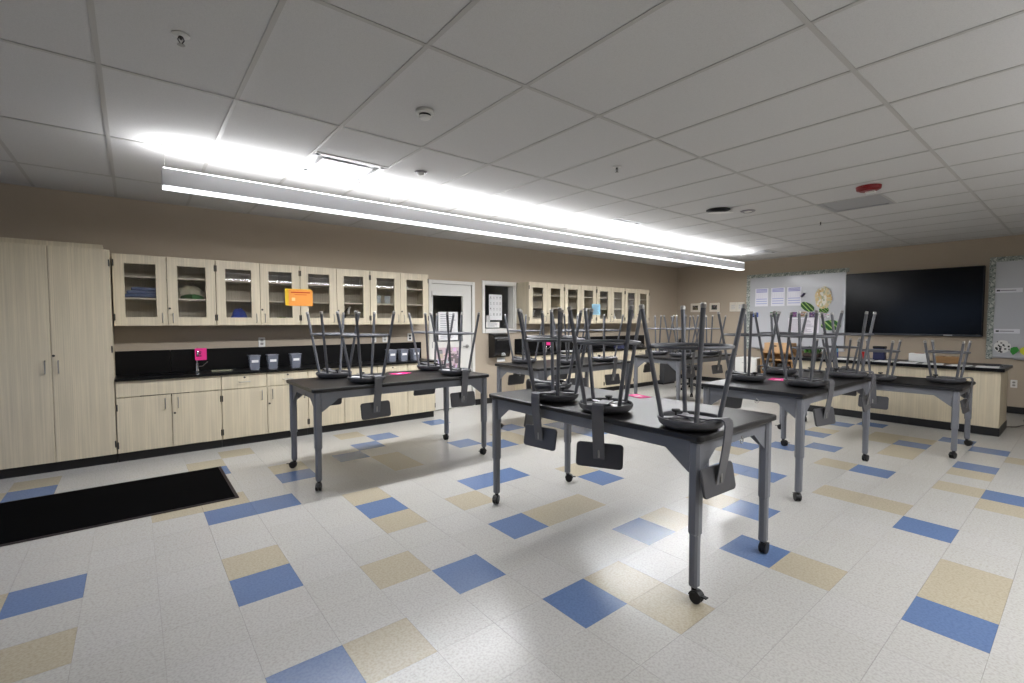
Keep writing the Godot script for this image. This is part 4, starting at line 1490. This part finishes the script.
func caster(parent: Node, at: Vector3, a: float) -> void:
	var key := "caster"
	if not parts_of.has(key):
		var s := S()
		for sg in [-1.0, 1.0]:
			lathe(s, [Vector2(0, -0.009), Vector2(0.028, -0.009), Vector2(0.031, -0.006), Vector2(0.031, 0.006), Vector2(0.028, 0.009), Vector2(0, 0.009)], 16, facing(Vector3(0.014, 0.031, sg * 0.013), Vector3.BACK))
		# hood over the wheels with brake pedal
		var arc := PackedVector2Array()
		for k in 9:
			var t := PI * (0.05 + 0.9 * k / 8.0)
			arc.append(Vector2(0.014 + 0.036 * cos(t), 0.031 + 0.036 * sin(t)))
		prism(s, arc, -0.02, 0.02, Transform3D(Basis(Vector3.RIGHT, Vector3.BACK, Vector3.UP), Vector3.ZERO))
		lathe(s, [Vector2(0.014, 0.055), Vector2(0.014, 0.078), Vector2(0, 0.078)], 10)
		box(s, Vector3(0.058, 0.046, 0), Vector3(0.03, 0.006, 0.026), 0.002, Transform3D.IDENTITY)
		parts_of[key] = s.commit()
	var c := part(parent, "caster", parts_of[key], M["black_rubber"], at)
	c.rotation.y = a

func lab_table(label: String, at: Vector3, along_x: bool, h: float) -> Node3D:
	var o := thing("lab_table", label, "table", at, "mobile laboratory tables", 0.0 if along_x else PI / 2)
	var st: Material = M["table_steel"]
	var key := "table%d" % int(h * 1000)
	if not parts_of.has(key):
		var q := {}
		var s := S()
		prism(s, rrect(1.80, 0.88, 0.03, 5), h - 0.032, h, Transform3D.IDENTITY, 0.005)
		q.top = s.commit()
		s = S()
		box(s, Vector3.ZERO, Vector3(1.66, 0.068, 0.02), 0.003)
		q.long_apron = s.commit()
		s = S()
		box(s, Vector3.ZERO, Vector3(0.02, 0.068, 0.74), 0.003)
		q.short_apron = s.commit()
		s = S()
		var mid := 0.345 if h > 0.8 else 0.3
		box(s, Vector3(0, (h - 0.032 + mid) / 2, 0), Vector3(0.058, h - 0.032 - mid, 0.058), 0.012)
		q.leg = s.commit()
		s = S()
		box(s, Vector3(0, (mid + 0.02 + 0.076) / 2, 0), Vector3(0.047, mid + 0.02 - 0.076, 0.047), 0.01)
		q.ext = s.commit()
		s = S()
		prism(s, PackedVector2Array([Vector2(0.02, 0.02), Vector2(0.18, 0.02), Vector2(0.17, 0), Vector2(0.03, -0.105), Vector2(0.02, -0.105)]), -0.0015, 0.0015, Transform3D(Basis(Vector3.RIGHT, Vector3.BACK, Vector3.UP), Vector3.ZERO))
		q.gusset = s.commit()
		s = S()
		var pts := []
		for k in 11:
			var t := PI * 0.5 - 1.6 * PI * k / 10.0
			pts.append(Vector3(0, -0.022 + 0.016 * sin(t), 0.016 * cos(t)))
		tube(s, pts, 0.003, 5)
		tube(s, [Vector3(0, 0.002, 0), Vector3(0, -0.008, 0)], 0.004, 5)
		q.hook = s.commit()
		parts_of[key] = q
	var p: Dictionary = parts_of[key]
	part(o, "tabletop", p.top, M["tabletop"])
	var ya := h - 0.032 - 0.034
	for sg in [-1.0, 1.0]:
		part(o, "apron", p.long_apron, st, Vector3(0, ya, sg * 0.395))
	for sg in [-1.0, 1.0]:
		part(o, "apron", p.short_apron, st, Vector3(sg * 0.85, ya, 0))
	var n := 0
	for sx in [-1.0, 1.0]:
		for sz in [-1.0, 1.0]:
			var lp := Vector3(sx * 0.848, 0, sz * 0.392)
			var lg := part(o, "leg", p.leg, st, lp)
			part(lg, "leg_extension", p.ext, st)
			caster(lg, Vector3.ZERO, [0.6, 2.2, -0.4, 1.3][n] + at.x)
			var g1 := part(o, "gusset", p.gusset, st, Vector3(sx * 0.84, ya - 0.03, sz * 0.402))
			g1.rotation.y = 0.0 if sx < 0 else PI
			var g2 := part(o, "gusset", p.gusset, st, Vector3(sx * 0.857, ya - 0.03, sz * 0.385))
			g2.rotation.y = PI / 2 if sz > 0 else -PI / 2
			n += 1
	for sx in [-1.0, 1.0]:
		part(o, "bag_hook", p.hook, M["nickel"], Vector3(sx * 0.862, ya - 0.016, 0.06))
	return o

func stool_parts(h: float) -> Dictionary:
	var key := "stool%d" % int(h * 1000)
	if parts_of.has(key): return parts_of[key]
	var q := {}
	var s := S()
	lathe(s, [Vector2(0, 0), Vector2(0.115, 0.001), Vector2(0.145, 0.01), Vector2(0.163, 0.026), Vector2(0.17, 0.046), Vector2(0.169, 0.055), Vector2(0.164, 0.058), Vector2(0.159, 0.054), Vector2(0.156, 0.04), Vector2(0.0, 0.036)], 36)
	q.seat = s.commit()
	var r0 := 0.15
	var slope := 0.104 / 0.605
	var r1 := 0.156 + slope * (h - 0.05)
	s = S()
	tube(s, [Vector3(r0 - 0.004, 0.036, 0), Vector3(r1, h - 0.012, 0)], 0.0125, 10)
	q.leg = s.commit()
	s = S()
	lathe(s, [Vector2(0.0125, -0.012), Vector2(0.0145, -0.01), Vector2(0.0145, 0.006), Vector2(0.011, 0.012), Vector2(0, 0.013)], 10, Transform3D(Basis(Vector3.BACK, -atan(slope)), Vector3(r1, h - 0.012, 0)))
	q.glide = s.commit()
	var yr := 0.05 + (0.635 if h > 0.6 else 0.70) * (h - 0.05)
	var rr := 0.156 + slope * (yr - 0.05) - 0.019
	var ring := []
	for k in 32: ring.append(Vector3(cos(TAU * k / 32) * rr, yr, sin(TAU * k / 32) * rr))
	s = S()
	tube(s, ring, 0.0095, 8, true)
	q.ring = s.commit()
	s = S()
	box(s, Vector3(0, 0.041, 0), Vector3(0.16, 0.008, 0.16), 0.003)
	box(s, Vector3(0, 0.048, 0), Vector3(0.28, 0.008, 0.032), 0.003, Transform3D(Basis(Vector3.UP, PI / 4), Vector3.ZERO))
	box(s, Vector3(0, 0.048, 0), Vector3(0.28, 0.008, 0.032), 0.003, Transform3D(Basis(Vector3.UP, -PI / 4), Vector3.ZERO))
	q.plate = s.commit()
	s = S()
	lathe(s, [Vector2(0.006, 0.05), Vector2(0.006, 0.068), Vector2(0.02, 0.071), Vector2(0.025, 0.078), Vector2(0.021, 0.086), Vector2(0, 0.088)], 14, Transform3D(Basis.IDENTITY, Vector3(-0.09, 0, 0)))
	q.knob = s.commit()
	s = S()
	strap(s, [Vector2(-0.06, 0.058), Vector2(0.12, 0.062), Vector2(0.175, 0.074), Vector2(0.198, 0.077), Vector2(0.213, 0.068), Vector2(0.218, 0.048), Vector2(0.217, 0.02), Vector2(0.212, -0.03), Vector2(0.203, -0.09), Vector2(0.191, -0.16), Vector2(0.180, -0.22), Vector2(0.170, -0.285)], 0.07, 0.007)
	q.strap = s.commit()
	s = S()
	var y := Vector3(0.984, 0.18, 0).normalized()
	var x := Vector3(0, 0, 1)
	prism(s, rrect(0.285, 0.146, 0.022, 4), -0.008, 0.008, Transform3D(Basis(x, y, x.cross(y)), Vector3(0.1655, -0.238, 0)), 0.004)
	q.back = s.commit()
	s = S()
	box(s, Vector3(0.184, -0.225, 0), Vector3(0.006, 0.05, 0.012), 0.002, Transform3D.IDENTITY)
	q.bolt = s.commit()
	parts_of[key] = q
	return q

func stool(label: String, x: float, z: float, top: float, deg: float, h: float) -> void:
	var o := thing("upturned_stool", label, "stool", Vector3(x, top + 0.0005, z), "stools turned upside down on the tables", -deg_to_rad(deg))
	var p := stool_parts(h)
	part(o, "seat", p.seat, M["stool_plastic"])
	for k in 4:
		var l := part(o, "leg", p.leg, M["stool_steel"])
		l.rotation.y = PI / 4 + k * PI / 2
		part(l, "foot_glide", p.glide, M["nickel"])
	part(o, "foot_ring", p.ring, M["stool_steel"])
	part(o, "mounting_plate", p.plate, mat("plate_zinc", c8(150, 150, 152), 0.3, 0.85))
	part(o, "adjusting_knob", p.knob, M["black_rubber"])
	part(o, "back_strap", p.strap, M["strap_steel"])
	var b := part(o, "backrest", p.back, M["stool_plastic"])
	part(b, "bolt", p.bolt, M["nickel"])

func tables_and_stools() -> void:
	var H := 0.864
	var low := 0.74
	lab_table("black-topped lab table standing parallel to the sink worktop", Vector3(2.01, 0, -4.51), true, H)
	lab_table("black-topped lab table set crosswise in the middle, caster on tan tiles", Vector3(2.55, 0, -2.09), false, H)
	lab_table("black-topped lab table between the crosswise one and the lower table", Vector3(4.865, 0, -1.83), true, H)
	lab_table("lower black-topped lab table in front of the demonstration counter", Vector3(6.945, 0, -1.73), false, low)
	lab_table("black-topped lab table facing the towel dispenser and white door", Vector3(4.57, 0, -4.61), true, H)
	lab_table("black-topped lab table in the room corner by framed pictures", Vector3(7.2, 0, -4.38), true, H)
	var st := 0.655
	var sh := 0.47
	var list := [
		["grey upturned stool, backrest hanging on the worktop side, sink end", 1.528, -4.822, H, 266.0, st],
		["grey upturned stool overlapping another, backrest hanging away from sink worktop", 1.643, -4.262, H, 84.0, st],
		["grey upturned stool before the white door, backrest hanging away from door", 2.596, -4.268, H, 93.0, st],
		["grey upturned stool before the white door, backrest hanging on worktop side", 2.639, -4.85, H, 268.0, st],
		["grey upturned stool at the short end of the crosswise table", 2.270, -1.345, H, 93.0, st],
		["grey upturned stool midway on crosswise table, backrest flat to view", 2.270, -1.93, H, 152.0, st],
		["grey upturned stool on crosswise table in front of another stool's seat", 2.305, -2.43, H, 172.0, st],
		["grey upturned stool at the door-facing end of the crosswise table", 2.64, -2.83, H, 250.0, st],
		["grey upturned stool at the corner of table behind the crosswise one", 4.50, -1.578, H, 101.0, st],
		["grey upturned stool behind a corner stool, black backrest towards room corner", 4.50, -2.09, H, 284.0, st],
		["grey upturned stool towards the calendars, black backrest under table edge", 5.33, -2.13, H, 272.0, st],
		["grey upturned stool beside the television edge, backrest seen edge-on", 5.50, -1.56, H, 86.0, st],
		["short grey upturned stool on low table, backrest before counter panel", 6.68, -1.58, low, 180.0, sh],
		["short grey upturned stool at the free end of the low table", 6.98, -1.03, low, 92.0, sh],
		["short grey upturned stool on the low table before the potted plant", 6.672, -2.33, low, 180.0, sh],
		["short grey upturned stool on low table on the counter side", 7.20, -2.12, low, 2.0, sh],
		["grey upturned stool beside towel dispenser, black backrest on cabinet side", 4.035, -4.86, H, 270.0, st],
		["grey upturned stool beyond crosswise table, backrest away from far cabinets", 4.406, -4.345, H, 110.0, st],
		["grey upturned stool under the blue note, backrest away from far cabinets", 5.068, -4.355, H, 93.0, st],
		["grey upturned stool under the blue note, backrest on far cabinet side", 4.88, -4.86, H, 270.0, st],
		["grey upturned stool in the corner group, backrest on dark box side", 6.77, -4.65, H, 270.0, st],
		["grey upturned stool in the corner group, nearer the crosswise table", 6.60, -4.11, H, 88.0, st],
		["grey upturned stool in the corner group, backrest towards the whiteboard", 7.48, -4.13, H, 95.0, st],
		["grey upturned stool in the corner group, under the framed pictures", 7.65, -4.66, H, 270.0, st]]
	for q in list: stool(q[0], q[1], q[2], q[3], q[4], q[5])

# ------------------------------------------------------------------ small things
func small_things() -> void:
	# floor mat
	var o := thing("floor_mat", "black rectangular entrance mat on the floor before tall cupboard", "mat", Vector3(-0.3, 0, -4.87))
	var s := S()
	box(s, Vector3(0, 0.004, 0), Vector3(1.82, 0.008, 1.04), 0.002)
	part(o, "border", s, mat("mat_border", c8(34, 22, 22), 0.7))
	s = S()
	box(s, Vector3(0, 0.008, 0), Vector3(1.77, 0.008, 0.995), 0.002)
	part(o, "pile", s, mat_dull(speckle_mat("mat_pile", c8(7, 7, 8), 0.95, 6.0, 0.6, 8)))
	# bins on the worktop
	var bin := mat("bin_grey", Color(0.55, 0.57, 0.62, 0.55), 0.25)
	bin.transparency = BaseMaterial3D.TRANSPARENCY_ALPHA
	var xs := [1.09, 1.285, 1.545, 2.815, 2.995, 3.185]
	var says := ["grey clear bin by the board, first of three before the outlet", "grey clear bin, middle of three under the blue supplies cabinet", "grey clear bin under the orange notice", "grey clear bin, sink side of the three near door", "grey clear bin in the middle of three near door", "grey clear bin at the door end of worktop"]
	var sm := S()
	var cs := [Vector2(0.044, 0.055), Vector2(0.056, 0.06)]
	for f in [[0.0, 0.17]]:
		var b0 := Vector2(0.045, 0.05)
		var b1 := Vector2(0.056, 0.062)
		for e in [[Vector2(1, 1), Vector2(-1, 1)], [Vector2(-1, 1), Vector2(-1, -1)], [Vector2(-1, -1), Vector2(1, -1)], [Vector2(1, -1), Vector2(1, 1)]]:
			var a: Vector2 = e[0]
			var b: Vector2 = e[1]
			var nn := Vector3(a.x + b.x, 0, a.y + b.y).normalized()
			quad(sm, Vector3(a.x * b0.x, 0, a.y * b0.y), Vector3(b.x * b0.x, 0, b.y * b0.y), Vector3(b.x * b1.x, 0.165, b.y * b1.y), Vector3(a.x * b1.x, 0.165, a.y * b1.y), nn)
		quad(sm, Vector3(-b0.x, 0, -b0.y), Vector3(b0.x, 0, -b0.y), Vector3(b0.x, 0, b0.y), Vector3(-b0.x, 0, b0.y), Vector3.DOWN)
	var body := sm.commit()
	sm = S()
	for sg in [-1.0, 1.0]:
		box(sm, Vector3(sg * 0.058, 0.167, 0), Vector3(0.006, 0.008, 0.13))
		box(sm, Vector3(0, 0.167, sg * 0.064), Vector3(0.122, 0.008, 0.006))
	var rim := sm.commit()
	sm = S()
	box(sm, Vector3.ZERO, Vector3(0.07, 0.03, 0.001), 0.0, Transform3D(Basis(Vector3.RIGHT, 0.07), Vector3(0, 0.1, 0.0585)))
	var lab := sm.commit()
	for k in 6:
		o = thing("storage_bin", says[k], "bin", Vector3(xs[k], 0.8515, -6.36), "grey bins on the sink worktop")
		part(o, "tub", body, bin)
		part(o, "rim", rim, mat("bin_rim", c8(120, 122, 130), 0.35))
		part(o, "label_sticker", lab, M["paper"])
	# pink sheets on the tables
	var pk := [[2.195, -4.73, 0.3, "pink sheet lying on table parallel to the sink worktop"], [2.93, -2.155, -0.25, "pink sheet lying on the crosswise table's far edge"], [4.79, -1.93, 0.2, "pink sheet lying on table behind the crosswise one"]]
	for q in pk:
		o = thing("pink_sheet", q[3], "paper", Vector3(q[0], 0.8645, q[1]), "pink sheets on tables", q[2])
		s = S()
		if q[0] > 2.9 and q[0] < 3.0: box(s, Vector3(-0.02, 0.0007, 0), Vector3(0.11, 0.0014, 0.17))
		else: box(s, Vector3(0, 0.0007, 0), Vector3(0.2, 0.0014, 0.13))
		part(o, "sheet", s, M["pink"])
		s = S()
		box(s, Vector3(-0.03, 0.0017, 0.01), Vector3(0.06, 0.0006, 0.05))
		part(o, "printed_box", s, mat("pink_pale", c8(236, 190, 208), 0.7))
	# folded things in the sink-side wall cabinets
	var y1 := 1.378 + 0.02
	var y2 := 1.378 + 0.2955
	s = S()
	pile(s, Vector3(0.49, y2, -6.48), 0.3, 0.15, 0.18, 4)
	solo("folded_cloth", "cream folded cloth bundle behind glass next to tall cupboard", "cloth", s, mat("cloth_cream", c8(190, 184, 160), 0.9))
	s = S()
	pile(s, Vector3(0.5, y2, -6.34), 0.22, 0.05, 0.05, 7)
	solo("green_cloth", "green cloth peeking out under the cream bundle", "cloth", s, mat("cloth_green", c8(60, 110, 60), 0.9))
	s = S()
	for k in 3: box(s, Vector3(0.06 + 0.02 * k, y2 + 0.02 + 0.036 * k, -6.44), Vector3(0.3 - 0.03 * k, 0.034, 0.2), 0.008)
	solo("blue_packs", "stack of blue and grey plastic packs behind glass", "packs", s, mat("packs_blue", c8(84, 98, 130), 0.35))
	var items := [[0.955, 0.18, 0.125, c8(40, 70, 160), "blue bag of supplies low in the second wall cabinet"], [0.79, 0.065, 0.075, c8(170, 190, 215), "pale blue pack beside the blue bag behind glass"], [1.13, 0.08, 0.08, c8(70, 110, 170), "mid blue pack on the other side of the bag"], [1.42, 0.2, 0.055, c8(120, 150, 60), "green carton on the bottom shelf behind the orange notice"], [1.255, 0.08, 0.06, c8(70, 80, 40), "dark green tin beside the green carton"]]
	for q in items:
		s = S()
		pile(s, Vector3(q[0], y1, -6.42), q[1], q[2] * 1.4, 0.12, 5 + int(q[0] * 10))
		solo("supply_pack", q[4], "supplies", s, mat("supply" + str(q[0]), q[3], 0.5), Vector3.ZERO, "supplies in the wall cabinets")
	for k in 2:
		var gx: float = [2.66, 2.8][k]
		s = S()
		lathe(s, [Vector2(0, 0), Vector2(0.04, 0), Vector2(0.042, 0.11), Vector2(0.039, 0.11), Vector2(0.037, 0.004), Vector2(0, 0.004)], 16)
		solo("glass_beaker", ["clear glass beaker on the middle shelf, closer to sink", "clear glass beaker on the middle shelf, closer to door"][k], "beaker", s, glass("beaker_glass", Color(0.85, 0.9, 0.92), 0.25), Vector3(gx, y2, -6.43), "beakers in the wall cabinet")
	microscope("dark microscope on the bottom shelf, third cabinet from the tall cupboard", Vector3(2.25, y1, -6.46), 0.4)
	# things on the far worktop
	s = S()
	pile(s, Vector3(7.95, 0.8515, -6.36), 0.36, 0.13, 0.2, 21)
	solo("navy_bag", "navy soft bag lying on the far worktop", "bag", s, mat("bag_navy", c8(36, 42, 74), 0.7))
	s = S()
	pile(s, Vector3(8.6, 0.8515, -6.36), 0.22, 0.09, 0.16, 23)
	solo("dark_pouch", "small dark pouch on the far worktop towards the corner", "bag", s, mat("pouch_dark", c8(40, 38, 36), 0.7))
	s = S()
	box(s, Vector3(6.3, 0.858, -6.33), Vector3(0.3, 0.012, 0.2), 0.002)
	solo("white_tray", "flat white tray on the far worktop under the cabinets", "tray", s, M["paper"])

# a soft lump with an uneven rounded top
func pile(s: SurfaceTool, at: Vector3, w: float, h: float, d: float, sd: int) -> void:
	var f := FastNoiseLite.new(); f.seed = sd; f.frequency = 0.6
	var nu := 12
	var nv := 6
	var pt := func(i: int, j: int) -> Vector3:
		var a := TAU * i / nu
		var b := PI / 2 * j / nv
		var r := 1.0 + 0.25 * f.get_noise_2d(cos(a) * 3.0 + j, sin(a) * 3.0)
		return at + Vector3(signf(cos(a)) * pow(absf(cos(a)), 0.7) * cos(b) * w / 2, pow(sin(b), 0.8) * h, signf(sin(a)) * pow(absf(sin(a)), 0.7) * cos(b) * d / 2) * Vector3(r, 1.0 + (r - 1.0) * 0.8, 1.0)
	for i in nu:
		for j in nv:
			var a: Vector3 = pt.call(i, j)
			var b: Vector3 = pt.call((i + 1) % nu, j)
			var c: Vector3 = pt.call((i + 1) % nu, j + 1)
			var e: Vector3 = pt.call(i, j + 1)
			var n := ((a + b + c + e) / 4.0 - at).normalized()
			tri(s, a, b, c, n, n, n)
			if j < nv - 1: tri(s, a, c, e, n, n, n)
		tri(s, at, pt.call(i, 0), pt.call((i + 1) % nu, 0), Vector3.DOWN, Vector3.DOWN, Vector3.DOWN)
